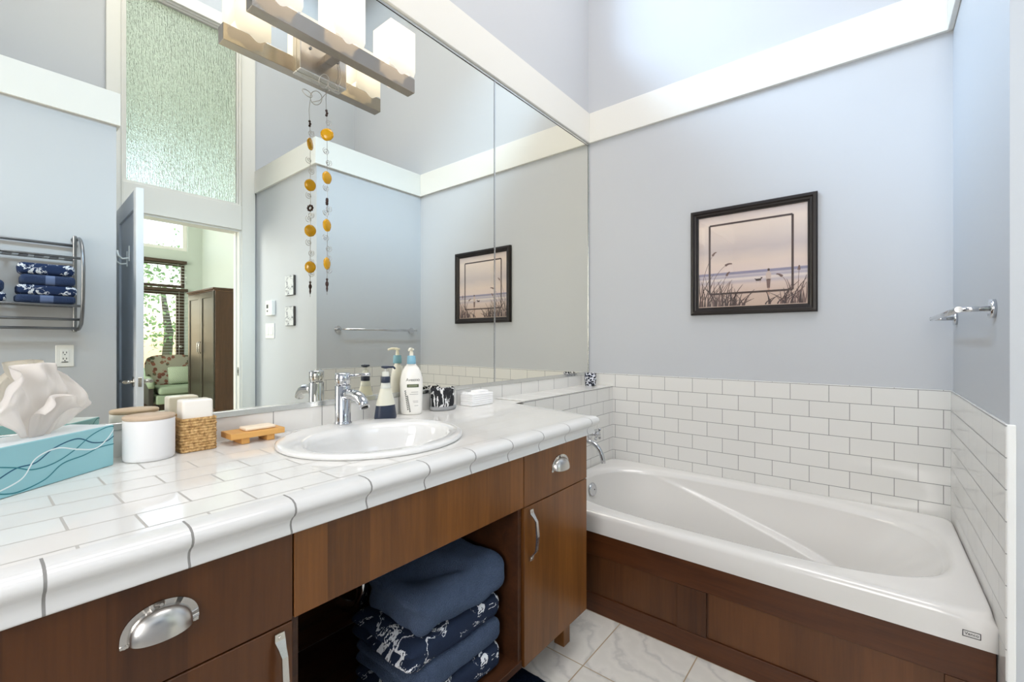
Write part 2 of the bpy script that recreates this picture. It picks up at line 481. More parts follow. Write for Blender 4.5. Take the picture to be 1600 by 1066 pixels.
# door and transom casing: two legs, head, middle rail, stops
b = newbm()
for x0, x1 in ((.634, .722), (1.497, 1.606)):
    box(b, x0, x1, YD, YD + .018, 0, 3.87, .003, 1)
box(b, .722, 1.497, YD, YD + .018, 3.765, 3.87, .003, 1)
box(b, .722, 1.497, YD, YD + .018, 2.10, 2.305, .003, 1)
for x in (.714, 1.497): box(b, x, x + .008, YD + .018, YD + .026, 0, 3.775, .002, 1)
box(b, .714, 1.505, YD + .018, YD + .026, 3.765, 3.775, .002, 1)
for x0, x1 in ((.722, .737), (1.482, 1.497)):
    box(b, x0, x1, YD - .12, YD + .004, 0, 2.10); box(b, x0, x1, YD - .12, YD + .004, 2.305, 3.765)
box(b, .737, 1.482, YD - .12, YD + .004, 2.085, 2.10); box(b, .737, 1.482, YD - .12, YD + .004, 2.305, 2.318); box(b, .737, 1.482, YD - .12, YD + .004, 3.752, 3.765)
for x0, x1 in ((.737, .747), (1.472, 1.482)): box(b, x0, x1, YD - .085, YD - .045, 0, 2.085)
struct('trim_7', b, M['trim'])
# transom
b = newbm()
for x0, x1, z0, z1 in ((.737, .749, 2.318, 3.752), (1.470, 1.482, 2.318, 3.752), (.749, 1.470, 2.318, 2.330), (.749, 1.470, 3.740, 3.752)):
    box(b, x0, x1, YD - .06, YD - .015, z0, z1)
w1 = struct('window_1', b, M['trim'])
b = newbm(); box(b, .743, 1.476, YD - .042, YD - .034, 2.324, 3.746); struct('pane', b, M['reeded'], w1)
# strike plate on the right jamb
# clerestory above the mirror and an added, unseen window for fill behind the camera
def win_frame(n, axis, t0, t1, a0, a1, z0, z1, w=.05, m='trim', mull=()):
    b = newbm()
    def bx(c0, c1, s0, s1):
        if axis == 'y': box(b, c0, c1, t0, t1, s0, s1, .003, 1)
        else: box(b, t0, t1, c0, c1, s0, s1, .003, 1)
    bx(a0, a0 + w, z0, z1); bx(a1 - w, a1, z0, z1); bx(a0 + w, a1 - w, z0, z0 + w); bx(a0 + w, a1 - w, z1 - w, z1)
    for q in mull: bx(q - w / 2, q + w / 2, z0 + w, z1 - w)
    wf = struct('window_%d' % n, b, M[m])
    g = newbm(); tm = (t0 + t1) / 2
    if axis == 'y': box(g, a0 + w, a1 - w, tm - .003, tm + .003, z0 + w, z1 - w)
    else: box(g, tm - .003, tm + .003, a0 + w, a1 - w, z0 + w, z1 - w)
    struct('pane', g, M['pane'], wf)
    return wf
win_frame(2, 'y', .06, .10, -.6, 2.2, 3.2, 4.05, .03, mull=(.8,))
win_frame(3, 'x', XL - .08, XL - .04, -2.0, -1.05, .95, 2.55, .05)  # added opening for the side fill
win_frame(4, 'y', YF - .11, YF - .05, .4, 2.41, 2.67, 4.3, .06, mull=(1.0, 1.75))
win_frame(5, 'y', YF - .11, YF - .05, 1.46, 2.375, 2.05, 2.46, .045, 'brown')
win_frame(6, 'x', XL - .08, XL - .04, -6.3, -4.1, 1.0, 3.4, .06, mull=(-5.2,))

# bathroom door: hinged on the left jamb, standing open into the room
def door_leaf():
    root = bpy.data.objects.new('door_1', None); COL.objects.link(root); root['kind'] = 'structure'
    root.location = (.728, YD + .014, 0); ORG[root.name] = Vector((0, 0, 0))
    root.rotation_euler = (0, 0, R(2.6))
    W, H, T = .735, 2.082, .036            # local: leaf runs along +y, thickness -x
    b = newbm(); st = .105
    box(b, -T, 0, 0, st, .008, H, .0015, 1); box(b, -T, 0, W - st, W, .008, H, .0015, 1)
    box(b, -T, 0, st, W - st, .008, .23, .0015, 1); box(b, -T, 0, st, W - st, H - .115, H, .0015, 1)
    struct('leaf', b, M['door'], root)
    b = newbm(); box(b, -T + .012, -.012, st - .004, W - st + .004, .22, H - .11); struct('panel', b, M['door'], root)
    # lever set on the side facing the towel rail wall
    yl, zl = W - .065, .905
    b = newbm()
    for xs, s in ((-T, -1), (0, 1)):
        tube(b, [(xs, yl, zl), (xs + s * .007, yl, zl)], .030, 24)
        tube(b, [(xs + s * .006, yl, zl), (xs + s * .045, yl, zl)], .011, 16)
        tube(b, [(xs + s * .045, yl + .012, zl), (xs + s * .047, yl - .03, zl), (xs + s * .047, yl - .125, zl)], [.010, .0095, .008], 14)
    hd = struct('door_handle', b, M['nickel'], root)
    b = newbm(); box(b, -T / 2 - .009, -T / 2 + .009, W - .001, W + .002, zl - .028, zl + .028, .001, 1); tube(b, [(-T / 2, W, zl), (-T / 2, W + .008, zl)], .008, 12)
    struct('latch', b, M['nickel'], root)
    for z in (.25, 1.03, 1.80):
        b = newbm(); tube(b, [(.004, -.004, z - .045), (.004, -.004, z + .045)], .0065, 10); box(b, -T, .003, -.003, 0, z - .045, z + .045)
        for q in (-.03, -.01, .01, .03): tube(b, [(-.018, -.0035, z + q), (-.018, -.006, z + q)], .003, 8)
        struct('hinge', b, M['steel'], root)
    b = newbm()
    for y, z in ((W - .22, 1.735), (W - .30, 1.71)):
        box(b, -T - .006, -T, y - .010, y + .010, z - .075, z + .025, .003, 1)
        tube(b, [(-T - .005, y, z - .055), (-T - .035, y, z - .062), (-T - .055, y, z - .045), (-T - .060, y, z - .012)], [.006, .006, .006, .007], 10)
    struct('robe_hook', b, M['white_plastic'], root)
    return root
door_leaf()
b = newbm(); box(b, 1.480, 1.4825, YD - .03, YD + .0, .86, .93); box(b, 1.479, 1.481, YD - .021, YD - .009, .88, .91, mi=1)
o = obj('strike_plate', b, [M['nickel'], M['black']], loc=(1.481, YD - .015, .86)); tag(o, 'small metal strike plate let into the white door jamb', 'strike plate')

# ================================================================ tiled surfaces
ZTILE, ZCT, ZLEDGE = .9505, .87, .875
b = newbm(); box(b, XB - .008, XB, YR, -.0, .0, ZTILE, .002, 1); struct('trim_8', b, M['tile_back'])
b = newbm(); box(b, XS - .006, XB - .008, YR, YR + .008, 0, ZTILE, .003, 2); struct('trim_9', b, M['tile_right'])
b = newbm(); box(b, XS - .008, XS - .0005, YR - .010, YR + .006, 0, ZTILE, .0035, 2); struct('trim_12', b, M['tile_plain'])
# ledge between tub and mirror wall
b = newbm(); box(b, 1.643, XB - .008, -.178, 0, 0, ZLEDGE, .002, 1); wl = struct('wall_ledge', b, M['tile_ledge'])
b = newbm(); box(b, 1.640, XB - .008, -.181, -.008, ZLEDGE - .002, ZLEDGE + .0015, .0015, 1); struct('trim_10', b, M['tile_ledge_top'])
# backsplash strip under the mirror
b = newbm(); box(b, -.03, XB - .008, -.008, 0, ZCT - .01, .938, .002, 1); struct('trim_11', b, M['tile_splash'])

# ================================================================ mirror
mt = thing('vanity_mirror', 'large frameless vanity mirror in two panes over the white tiled counter', 'mirror', (1.25, -.006, .938))
XM = 1.634
b = newbm(); box(b, -.03, XM - .004, -.006, -.0005, .954, 2.422); obj('mirror_pane', b, M['mirror'], mt)
b = newbm(); box(b, XM + .0065, 2.556, -.006, -.0005, .954, 2.422); obj('mirror_pane', b, M['mirror'], mt, label='narrow right mirror pane')
b = newbm(); box(b, -.03, 2.566, -.011, -.0005, .938, .955, .001, 1); obj('channel', b, M['alu'], mt, label='aluminium channel along the bottom')
b = newbm(); box(b, -.03, 2.566, -.010, -.0005, 2.424, 2.438, .001, 1); obj('channel', b, M['alu'], mt, label='aluminium channel along the top')
b = newbm(); box(b, 2.5585, 2.568, -.010, -.0005, .955, 2.424, .001, 1); obj('channel', b, M['alu'], mt, label='aluminium edge at the tub wall')
b = newbm(); box(b, XM - .0025, XM + .0065, -.0075, -.0005, .955, 2.424); obj('seam_strip', b, M['alu'], mt)
b = newbm(); box(b, XM - .004, XM - .0025, -.0055, -.0005, .955, 2.424); box(b, -.03, XM - .004, -.0055, -.0005, 2.422, 2.424); box(b, XM + .004, 2.556, -.0055, -.0005, 2.422, 2.424); box(b, 2.556, 2.5585, -.0055, -.0005, .955, 2.424)
obj('dark_gap', b, M['black'], mt)

# ================================================================ countertop
ct = thing('countertop', 'white tiled counter with a rolled tile edge on the wooden cabinets', 'countertop', (.75, -.3, .81))
def counter_poly(o):
    """outline of the counter, o = how far the edge stands out from the nosing line"""
    pts = [(-.03, -.645 + o)]
    c = (1.505 - 0, -.645 + .02)
    pts += [(1.497, -.645 + o)]
    for k in range(1, 6):
        a = R(-90 + 80 * k / 5); pts.append((1.497 + (.030 - o) * math.cos(a), -.615 + (.030 - o) * math.sin(a)))
    pts += [(1.600 - o, -.181)]
    return pts
PROF = [(.050, .872), (.026, .8722), (.014, .8705), (.005, .866), (.0005, .858), (.001, .851), (.006, .844), (.014, .838), (.020, .831), (.0215, .824), (.0195, .817), (.0165, .812), (.0175, .8085), (.05, .8085)]
b = newbm(); rows = []
for o_, z in PROF: rows.append([b.verts.new((x, y, z)) for x, y in counter_poly(o_)])
for i in range(len(rows) - 1):
    for k in range(len(rows[0]) - 1):
        f = b.faces.new((rows[i][k], rows[i][k + 1], rows[i + 1][k + 1], rows[i + 1][k])); f.smooth = True
obj('nosing', b, M['tile_cap'], ct)
# flat field with the cut-out for the basin
SX, SY, SA, SB = .760, -.305, .262, .250
b = newbm()
outer = counter_poly(.049) + [(1.642, -.181), (1.642, -.0085), (-.03, -.0085)]
ov = [b.verts.new((x, y, .8716)) for x, y in outer]
NE = 48
iv = [b.verts.new((SX + SA * .94 * math.cos(2 * math.pi * k / NE), SY + SB * .94 * math.sin(2 * math.pi * k / NE), .8716)) for k in range(NE)]
es = [b.edges.new((ov[k], ov[(k + 1) % len(ov)])) for k in range(len(ov))] + [b.edges.new((iv[k], iv[(k + 1) % NE])) for k in range(NE)]
bmesh.ops.triangle_fill(b, use_beauty=True, use_dissolve=False, edges=es)
# drop faces that filled the hole
for f in list(b.faces):
    c = f.calc_center_median()
    if ((c.x - SX) / (SA * .93)) ** 2 + ((c.y - SY) / (SB * .93)) ** 2 < .98: b.faces.remove(f)
obj('tile_field', b, M['tile_counter'], ct)
b = newbm()
wall_o = counter_poly(.05)
def slab(b, x0, x1, y0, y1): box(b, x0, x1, y0, y1, .812, .830)
slab(b, -.03, 1.46, -.593, -.56); slab(b, -.03, .5, -.56, -.009); slab(b, 1.09, 1.59, -.56, -.009); slab(b, .5, 1.09, -.085, -.009)
obj('substrate', b, M['brown'], ct)
b = newbm(); box(b, -.036, -.0302, -.640, -.0085, .8085, .8722, .002, 1); obj('end_tile', b, M['tile_plain'], ct)

# ================================================================ basin
sk = thing('bathroom_sink', 'oval white drop-in basin set in the tiled counter', 'sink', (SX, SY, .872))
def ell(a, bb, cx, cy, z, n=72):
    return [(cx + a * math.cos(2 * math.pi * k / n), cy + bb * math.sin(2 * math.pi * k / n), z) for k in range(n)]
b = newbm(); IX, IY, IA, IB = SX + .008, SY - .024, .218, .166
rings = [ell(SA - .004, SB - .004, SX, SY, .8722), ell(SA, SB, SX, SY, .876), ell(SA - .001, SB - .001, SX, SY, .881), ell(SA - .006, SB - .006, SX, SY, .8845), ell(SA - .016, SB - .016, SX, SY, .8855),
         ell(IA + .022, IB + .022, IX, IY, .8835), ell(IA + .006, IB + .006, IX, IY, .8815), ell(IA - .004, IB - .004, IX, IY, .877), ell(IA - .010, IB - .010, IX, IY, .868)]
for t_ in (.1, .2, .32, .45, .6, .75, .88):
    s = math.cos(t_ * math.pi / 2) ** .75; rings.append(ell((IA - .012) * s + .024 * (1 - s), (IB - .012) * s + .024 * (1 - s), IX, IY + .02 * t_, .866 - .13 * math.sin(t_ * math.pi / 2)))
rv = [[b.verts.new(p) for p in r_] for r_ in rings]
for i in range(len(rv) - 1):
    for k in range(72):
        f = b.faces.new((rv[i][k], rv[i][(k + 1) % 72], rv[i + 1][(k + 1) % 72], rv[i + 1][k])); f.smooth = True
f = b.faces.new(rv[-1]); f.smooth = True
obj('bowl', b, M['porcelain'], sk)
b = newbm(); lathe(b, [(0, .742), (.02, .742), (.024, .739), (.024, .730)], (IX, IY + .018, 0), 28); obj('drain', b, M['chrome'], sk, label='chrome drain')

# ================================================================ basin tap
FX, FY, FZ = .783, -.092, .8845
fa = thing('basin_faucet', 'chrome single-lever basin tap with a round column and short spout', 'faucet', (FX, FY, FZ))
b = newbm(); lathe(b, [(0, FZ), (.028, FZ), (.028, FZ + .004), (.0255, FZ + .008), (.0245, FZ + .011), (.0245, FZ + .124), (.021, FZ + .127), (0, FZ + .127)], (FX, FY, 0), 40); obj('body', b, M['chrome'], fa)
b = newbm(); lathe(b, [(0, FZ + .1275), (.021, FZ + .1275), (.0245, FZ + .130), (.0245, FZ + .164), (.021, FZ + .1665), (0, FZ + .1665)], (FX, FY, 0), 40); obj('cap', b, M['chrome'], fa)
b = newbm(); p0 = Vector((FX, FY - .010, FZ + .098))
sp_ = [p0, p0 + Vector((0, -.035, .001)), p0 + Vector((.000, -.070, -.001)), p0 + Vector((.000, -.092, -.007)), p0 + Vector((.000, -.108, -.020)), p0 + Vector((.000, -.116, -.034))]
tube(b, sp_, [.0175, .0175, .0175, .017, .0165, .016], 20); obj('spout', b, M['chrome'], fa)
b = newbm(); lathe(b, [(0, -.0006), (.0105, -.0006), (.0105, .002), (0, .002)], (0, 0, 0), 20)
mr = Matrix.Translation(sp_[-1]) @ Vector((.001, .007, .015)).to_track_quat('Z', 'Y').to_matrix().to_4x4() @ Matrix.Translation((0, 0, -.0014))
bmesh.ops.transform(b, matrix=mr, verts=b.verts[:]); obj('aerator', b, M['dark_hole'], fa)
b = newbm(); tube(b, [(FX + .012, FY - .016, FZ + .158), (FX + .045, FY - .062, FZ + .161), (FX + .053, FY - .073, FZ + .1615)], [.0055, .0052, .0056], 12); obj('lever', b, M['chrome'], fa)

# waste pipe under the basin, seen through the open shelf
dt = thing('drain_trap', 'chrome waste pipe in the dark back of the open shelf', 'pipe', (.72, -.27, .36))
b = newbm(); tube(b, [(.735, -.285, .72), (.735, -.285, .47)] + bez((.735, -.285, .45), (.735, -.285, .37), (.72, -.22, .37), 8) + bez((.72, -.21, .37), (.72, -.16, .37), (.72, -.15, .43), 8) + [(.72, -.135, .46), (.72, -.055, .46)], .019, 16); obj('pipe', b, M['chrome'], dt)
b = newbm(); tube(b, [(.735, -.285, .50), (.735, -.285, .47)], .026, 16); obj('slip_nut', b, M['chrome'], dt)

# ================================================================ cabinets
YFR, CT_, CB = -.608, .806, .150
GAP = .0015
def cup_pull(x, z, parent, s=1.0):
    b = newbm(); w, h, d = .050 * s, .026, .022
    def fn(u, v):
        a = math.pi * u; q = v * math.pi / 2
        k = abs(math.sin(a)) ** .75
        return Vector((x + w * math.cos(a), YFR - .004 - d * k * math.sin(q), z - .012 + (h + .010) * k * math.cos(q) ** .8 - .006 * v * k))
    grid(b, fn, 28, 10)
    bmesh.ops.solidify(b, geom=b.faces[:], thickness=.0012)
    poly = [((w + .009) * math.cos(math.pi * k / 24), -.012 + (h + .018) * math.sin(math.pi * k / 24) ** .8) for k in range(25)]
    inn = [((w - .002) * math.cos(math.pi * k / 24), -.012 + (h + .007) * math.sin(math.pi * k / 24) ** .8) for k in range(25)]
    for k in range(24):
        q = [poly[k], poly[k + 1], inn[k + 1], inn[k]]
        fr = [b.verts.new((x + px, YFR - .004, z + pz)) for px, pz in q]; bk_ = [b.verts.new((x + px, YFR, z + pz)) for px, pz in q]
        b.faces.new(fr); b.faces.new(bk_[::-1])
        for j in range(4): b.faces.new((fr[j], bk_[j], bk_[(j + 1) % 4], fr[(j + 1) % 4]))
    for sx in (-1, 1): box(b, x + sx * (w + .0035) - .0055, x + sx * (w + .0035) + .0055, YFR - .004, YFR, z - .019, z - .012, .001, 1)
    for sx, sz in ((-1, -.0155), (1, -.0155), (0, h + .0005)):
        tube(b, [(x + sx * (w + .0035), YFR - .004, z + sz), (x + sx * (w + .0035), YFR - .0052, z + sz)], .0026, 10)
    bmesh.ops.remove_doubles(b, verts=b.verts[:], dist=.0002)
    obj('cup_pull', b, M['nickel'], parent, smooth_angle=40)

def bar_pull(x, z0, z1, parent):
    b = newbm(); zm = (z0 + z1) / 2; y = YFR
    prof = [(z0, .001), (z0 + .012, .003), (z0 + .022, .012), (z0 + .034, .022), (zm, .027), (z1 - .034, .022), (z1 - .022, .012), (z1 - .012, .003), (z1, .001)]
    wd = [.008, .009, .0065, .005, .0055, .005, .0065, .009, .008]
    rr = []
    for (z, d), w in zip(prof, wd):
        rr.append([b.verts.new((x + sx * w, y - d - dd, z)) for sx, dd in ((-1, 0), (1, 0), (1, .005), (-1, .005))])
    for i in range(len(rr) - 1):
        for k in range(4): f = b.faces.new((rr[i][k], rr[i][(k + 1) % 4], rr[i + 1][(k + 1) % 4], rr[i + 1][k])); f.smooth = False
    b.faces.new(rr[0][::-1]); b.faces.new(rr[-1])
    for z in (z0 + .007, z1 - .007): tube(b, [(x, y - .006, z), (x, y - .009, z)], .0032, 10)
    obj('pull_handle', b, M['nickel'], parent)

def cabinet(x0, x1, label, wood, cupx, cups, pullx, z0p, z1p, feet):
    c = thing('vanity_cabinet', label, 'cabinet', ((x0 + x1) / 2, -.3, 0), 'vanity cabinets')
    b = newbm()
    box(b, x0, x0 + .016, YFR + .019, -.012, CB, CT_); box(b, x1 - .016, x1, YFR + .019, -.012, CB, CT_)
    box(b, x0 + .016, x1 - .016, YFR + .03, -.012, CB, CB + .016); box(b, x0 + .016, x1 - .016, -.02, -.012, CB + .016, CT_); box(b, x0 + .016, x1 - .016, YFR + .03, YFR + .09, CT_ - .016, CT_)
    obj('carcass', b, wood, c)
    b = newbm(); box(b, x0 + GAP, x1 - GAP, YFR, YFR + .018, .6425, CT_ - .001, .0012, 1); d = obj('drawer_front', b, wood, c); cup_pull(cupx, .735, d, cups)
    b = newbm(); box(b, x0 + GAP, x1 - GAP, YFR, YFR + .018, CB, .6395, .0012, 1); d = obj('door_panel', b, wood, c); bar_pull(pullx, z0p, z1p, d)
    for fx, fy in feet:
        b = newbm(); box(b, fx - .022, fx + .022, fy - .022, fy + .022, 0, CB, .0015, 1); obj('foot', b, wood, c)
    return c
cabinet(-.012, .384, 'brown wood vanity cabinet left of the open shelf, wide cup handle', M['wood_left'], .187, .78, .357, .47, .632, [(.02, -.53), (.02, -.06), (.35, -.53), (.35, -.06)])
cabinet(1.083, 1.472, 'brown wood vanity cabinet beside the tub with a tall door', M['wood'], 1.285, .86, 1.116, .470, .630, [(1.445, -.515), (1.445, -.06), (1.11, -.40), (1.11, -.06)])
# open unit between them
cu = thing('open_shelf_unit', 'open brown wood shelf unit under the basin holding folded towels', 'shelf unit', (.735, -.3, 0))
b = newbm(); box(b, .3855, 1.0815, YFR, YFR + .018, .6435, CT_ - .001, .0012, 1); obj('false_front', b, M['wood'], cu)
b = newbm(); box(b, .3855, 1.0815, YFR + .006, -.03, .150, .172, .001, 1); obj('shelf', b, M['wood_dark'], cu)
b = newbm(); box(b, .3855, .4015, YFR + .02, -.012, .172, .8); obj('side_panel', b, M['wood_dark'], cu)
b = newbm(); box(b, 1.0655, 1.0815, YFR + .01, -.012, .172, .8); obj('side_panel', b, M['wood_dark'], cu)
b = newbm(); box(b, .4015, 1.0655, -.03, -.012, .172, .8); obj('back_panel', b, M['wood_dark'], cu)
for fx, fy in ((.43, -.5), (1.03, -.06), (.43, -.06)):
    b = newbm(); box(b, fx - .022, fx + .022, fy - .022, fy + .022, 0, .150, .0015, 1); obj('foot', b, M['wood_dark'], cu)

# ================================================================ towels on the open shelf
def towel_mesh(bm, x0, x1, y0, y1, z0, z1, seed, amp=.006, r=None, fn=None, layers=0, nx=40, ny=34):
    """a folded towel: rounded slab whose -y and +x sides are folds"""
    h = z1 - z0; r = r or h * .36
    cx, cy, cz = (x0 + x1) / 2, (y0 + y1) / 2, (z0 + z1) / 2
    t = bmesh.new(); bmesh.ops.create_cube(t, size=1.0)
    bmesh.ops.subdivide_edges(t, edges=t.edges[:], cuts=17, use_grid_fill=True)
    hx, hy, hz = (x1 - x0) / 2, (y1 - y0) / 2, h / 2
    for v in t.verts:
        p = Vector((v.co.x * 2 * hx, v.co.y * 2 * hy, v.co.z * 2 * hz))
        q = Vector((max(-hx + r, min(hx - r, p.x)), max(-hy + r, min(hy - r, p.y)), max(-hz + min(r, hz), min(hz - min(r, hz), p.z))))
        d = p - q
        if d.length > 1e-9:
            L = max(abs(d.x), abs(d.y), abs(d.z)); d = d.normalized() * L
        p = q + d
        n = noise.noise(Vector((p.x * 9 + seed * 3.1, p.y * 9 + seed, p.z * 14)))
        n2 = noise.noise(Vector((p.x * 20 + seed, p.y * 26 + seed * 2, p.z * 24)))
        dr = Vector((p.x / hx, p.y / hy, p.z / hz)).normalized()
        p = p + dr * (amp * n + amp * .55 * n2)
        if layers:   # fold lines on the -x end
            wgt = max(0.0, (-p.x / hx - .55) / .45)
            p.x += wgt * .010 * math.cos(p.z / h * 2 * math.pi * layers)
        if fn: p = fn(p, hx, hy, hz)
        v.co = p + Vector((cx, cy, cz))
        if v.co.z < z0 and not fn: v.co.z = z0
    for f in t.faces: f.smooth = True
    merge(bm, t)
    return bm
def dent(p, hx, hy, hz):
    if p.z > 0:
        u, w = p.x / hx, p.y / hy
        g = math.exp(-((u + .35) ** 2 / .10 + (w - .25) ** 2 / .35))
        g2 = math.exp(-((u + .05 + .3 * w) ** 2 / .02 + (w + .15) ** 2 / .3))
        p.z -= (.046 * g + .030 * g2) * (p.z / hz)
        p.z -= .018 * max(0, -u) * (p.z / hz)
    if p.z < -hz: p.z = -hz
    return p
TG = 'navy bath towels on the open shelf'
spec = [(.700, 1.030, -.565, -.30, .1725, .246, 'marbled_towel', 'navy and white marbled bath towel at the bottom of the shelf pile', .006, 2),
        (.700, 1.034, -.568, -.30, .247, .321, 'terry', 'plain navy bath towel second from the bottom of the shelf pile', .006, 2),
        (.692, 1.028, -.562, -.29, .322, .392, 'marbled_towel', 'navy and white marbled bath towel right under the topmost plain one', .006, 2),
        (.716, 1.052, -.572, -.31, .393, .508, 'terry', 'thick plain navy bath towel topmost of the pile on the open shelf', .012, 1)]
for i, (x0, x1, y0, y1, z0, z1, m, lb, amp, ly) in enumerate(spec):
    b = newbm(); towel_mesh(b, x0, x1, y0, y1, z0, z1, i + 1.5, amp, fn=dent if i == 3 else None, layers=ly)
    for v in b.verts: v.co.z = max(v.co.z, z0 + .0003) if i == 3 else min(max(v.co.z, z0 + .0003), z1 - .0003)
    o = obj('bath_towel', b, M[m], loc=((x0 + x1) / 2, (y0 + y1) / 2, z0)); tag(o, lb, 'towel', TG)

# ================================================================ bath mat
b = newbm()
def matf(u, v):
    e = 1 - max(abs(2 * u - 1), abs(2 * v - 1)) ** 10
    return Vector((.64 + .60 * u, -1.05 + .58 * v, .003 + .014 * e + .003 * noise.noise(Vector((u * 60, v * 40, 0)))))
grid(b, matf, 60, 44)
bmesh.ops.solidify(b, geom=b.faces[:], thickness=-.004)
def loop_mat():
    m, nt, bb = base_mat('mat_navy', lin(20, 34, 56), 1.0, spec=.1)
    n = noise_tex(nt, coords(nt), 260, 2)
    nt.links.new(mixrgb(nt, n, lin(12, 22, 38), lin(44, 64, 92)), bb.inputs['Base Color']); bump(nt, bb, n, 1.0, .008); return m
o = obj('bath_mat', b, loop_mat(), loc=(.9, -.76, 0)); tag(o, 'navy bath mat on the marble floor before the cabinets', 'bath mat')

# ================================================================ tub
TX0, TX1, TY0, TY1 = 1.683, XB - .008, YR + .008, -.1795
tb = thing('bathtub', 'white drop-in bathtub against the white tiled alcove', 'bathtub', ((TX0 + TX1) / 2, (TY0 + TY1) / 2, 0))
b = newbm(); N = 256
ocx, ocy, oa, ob = (TX0 + TX1) / 2, (TY0 + TY1) / 2, (TX1 - TX0) / 2, (TY1 - TY0) / 2
def ring(cx, cy, a, bb, n, z, dfn=None):
    out = []
    for k in range(N):
        th = 2 * math.pi * k / N; c, s = math.cos(th), math.sin(th)
        d = max(abs(c), abs(s)) if n is None else (abs(c) ** n + abs(s) ** n) ** (1 / n)
        p = Vector((cx + a * c / d, cy + bb * s / d, z))
        if dfn: p = dfn(p, th)
        out.append(p)
    return out
ibx, iby, ia, ib = 2.128, -.930, .362, .715
rr = [ring(ocx, ocy, oa, ob, None, .343), ring(ocx, ocy, oa, ob, None, .350), ring(ocx, ocy, oa, ob, None, .408), ring(ocx, ocy, oa - .003, ob - .001, 24, .418), ring(ocx, ocy, oa - .010, ob - .003, 24, .4255), ring(ocx, ocy, oa - .022, ob - .006, 24, .429), ring(ocx, ocy, oa - .035, ob - .012, 20, .4285)]
rr += [ring(ibx, iby, ia + .016, ib + .018, 3.2, .4265), ring(ibx, iby, ia + .005, ib + .007, 3.1, .4235), ring(ibx, iby, ia - .004, ib - .004, 3.0, .417), ring(ibx, iby, ia - .011, ib - .013, 3.0, .405)]
def wallfn(t_):
    def g(p, th):
        # back rest: the far end from the taps slopes
        w = max(0, -math.sin(th)) ** 2
        p.y += w * .26 * t_
        # sloping arm-rest fold on the back wall
        if math.cos(th) > .0:
            y = p.y; zr = .40 - .27 * max(0, min(1, (-.50 - y) / .95))
            wd = .050 * max(0, min(1, (-.48 - y) / .7)) * max(0.0, min(1.0, math.cos(th) * 3))
            q_ = max(0.0, min(1.0, (zr + .006 - p.z) / .012)); p.x -= wd * q_ * q_ * (3 - 2 * q_)
        return p
    return g
NW = 96
for i in range(1, NW + 1):
    t_ = i / NW; z = .405 - .33 * t_
    s = t_ ** 1.3
    rr.append(ring(ibx - .01 * t_, iby + .015 * t_, ia - .013 - .055 * s, ib - .015 - .055 * s, 3.0, z, wallfn(t_)))
for q, dz in ((.93, .012), (.80, .02), (.55, .024), (.25, .026)):
    rr.append([Vector((ibx - .01 + (p.x - ibx + .01) * q, iby + .07 + (p.y - iby - .07) * q, .075 - dz)) for p in rr[10 + NW]])
rv = [[b.verts.new(p) for p in r_] for r_ in rr]
for i in range(len(rv) - 1):
    for k in range(N):
        f = b.faces.new((rv[i][k], rv[i][(k + 1) % N], rv[i + 1][(k + 1) % N], rv[i + 1][k])); f.smooth = True
b.faces.new(rv[-1])
obj('shell', b, M['acrylic'], tb)
b = newbm(); lathe(b, [(0, .010), (.012, .009), (.030, .006), (.036, .001), (.036, -.004)], (0, 0, 0), 36)
tube(b, [(0, 0, .008), (0, 0, .0105)], .004, 10, mi=1)
mo = Matrix.Translation((2.190, -.243, .335)) @ Matrix.Rotation(R(80), 4, 'X'); bmesh.ops.transform(b, matrix=mo, verts=b.verts[:])
obj('overflow_plate', b, [M['chrome'], M['dark_hole']], tb, label='round chrome overflow plate')
b = newbm()
def venco(b):
    y0, y1, z0, z1, x = -1.662, -1.627, .3665, .3835, TX0 - .0006
    for a0, a1, c0, c1 in ((y0, y1, z1 - .0016, z1), (y0, y1, z0, z0 + .0016), (y0, y0 + .0016, z0, z1), (y1 - .0016, y1, z0, z1)): box(b, x, TX0 - .0001, a0, a1, c0, c1)
    mtx = Matrix.Translation((x, (y0 + y1) / 2, (z0 + z1) / 2 + .0005)) @ Matrix(((0, 0, -1, 0), (-1, 0, 0, 0), (0, 1, 0, 0), (0, 0, 0, 1)))
    text_bm('Venco', .0105, .0003, mtx, 0, b)
venco(b); obj('maker_badge', b, M['black'], tb, label='small black outlined Venco badge')

# tub filler
tf = thing('tub_filler', 'chrome wall spout and cross valves over the tub end', 'faucet', (2.13, -.178, .52))
b = newbm(); tube(b, [(2.13, -.1785, .603), (2.13, -.235, .612)] + bez((2.13, -.25, .612), (2.13, -.325, .605), (2.13, -.338, .508), 10), .0125, 18); obj('spout', b, M['chrome'], tf)
b = newbm(); tube(b, [(2.13, -.1785, .603), (2.13, -.183, .603), (2.13, -.190, .603)], [.028, .027, .018], 28); obj('escutcheon', b, M['chrome'], tf)
for vx in (1.99, 2.27):
    b = newbm(); z = .625
    tube(b, [(vx, -.1785, z), (vx, -.184, z)], .030, 24); tube(b, [(vx, -.184, z), (vx, -.222, z)], .013, 16); tube(b, [(vx, -.218, z), (vx, -.240, z)], .017, 18)
    for a in (45, 135):
        dx, dz = .032 * math.cos(R(a)), .032 * math.sin(R(a)); tube(b, [(vx - dx, -.230, z - dz), (vx + dx, -.230, z + dz)], .0055, 10)
        for s in (-1, 1): tube(b, [(vx + s * dx * .9, -.230, z + s * dz * .9), (vx + s * dx * 1.2, -.230, z + s * dz * 1.2)], .0085, 12)
    obj('cross_handle', b, M['chrome'], tf)

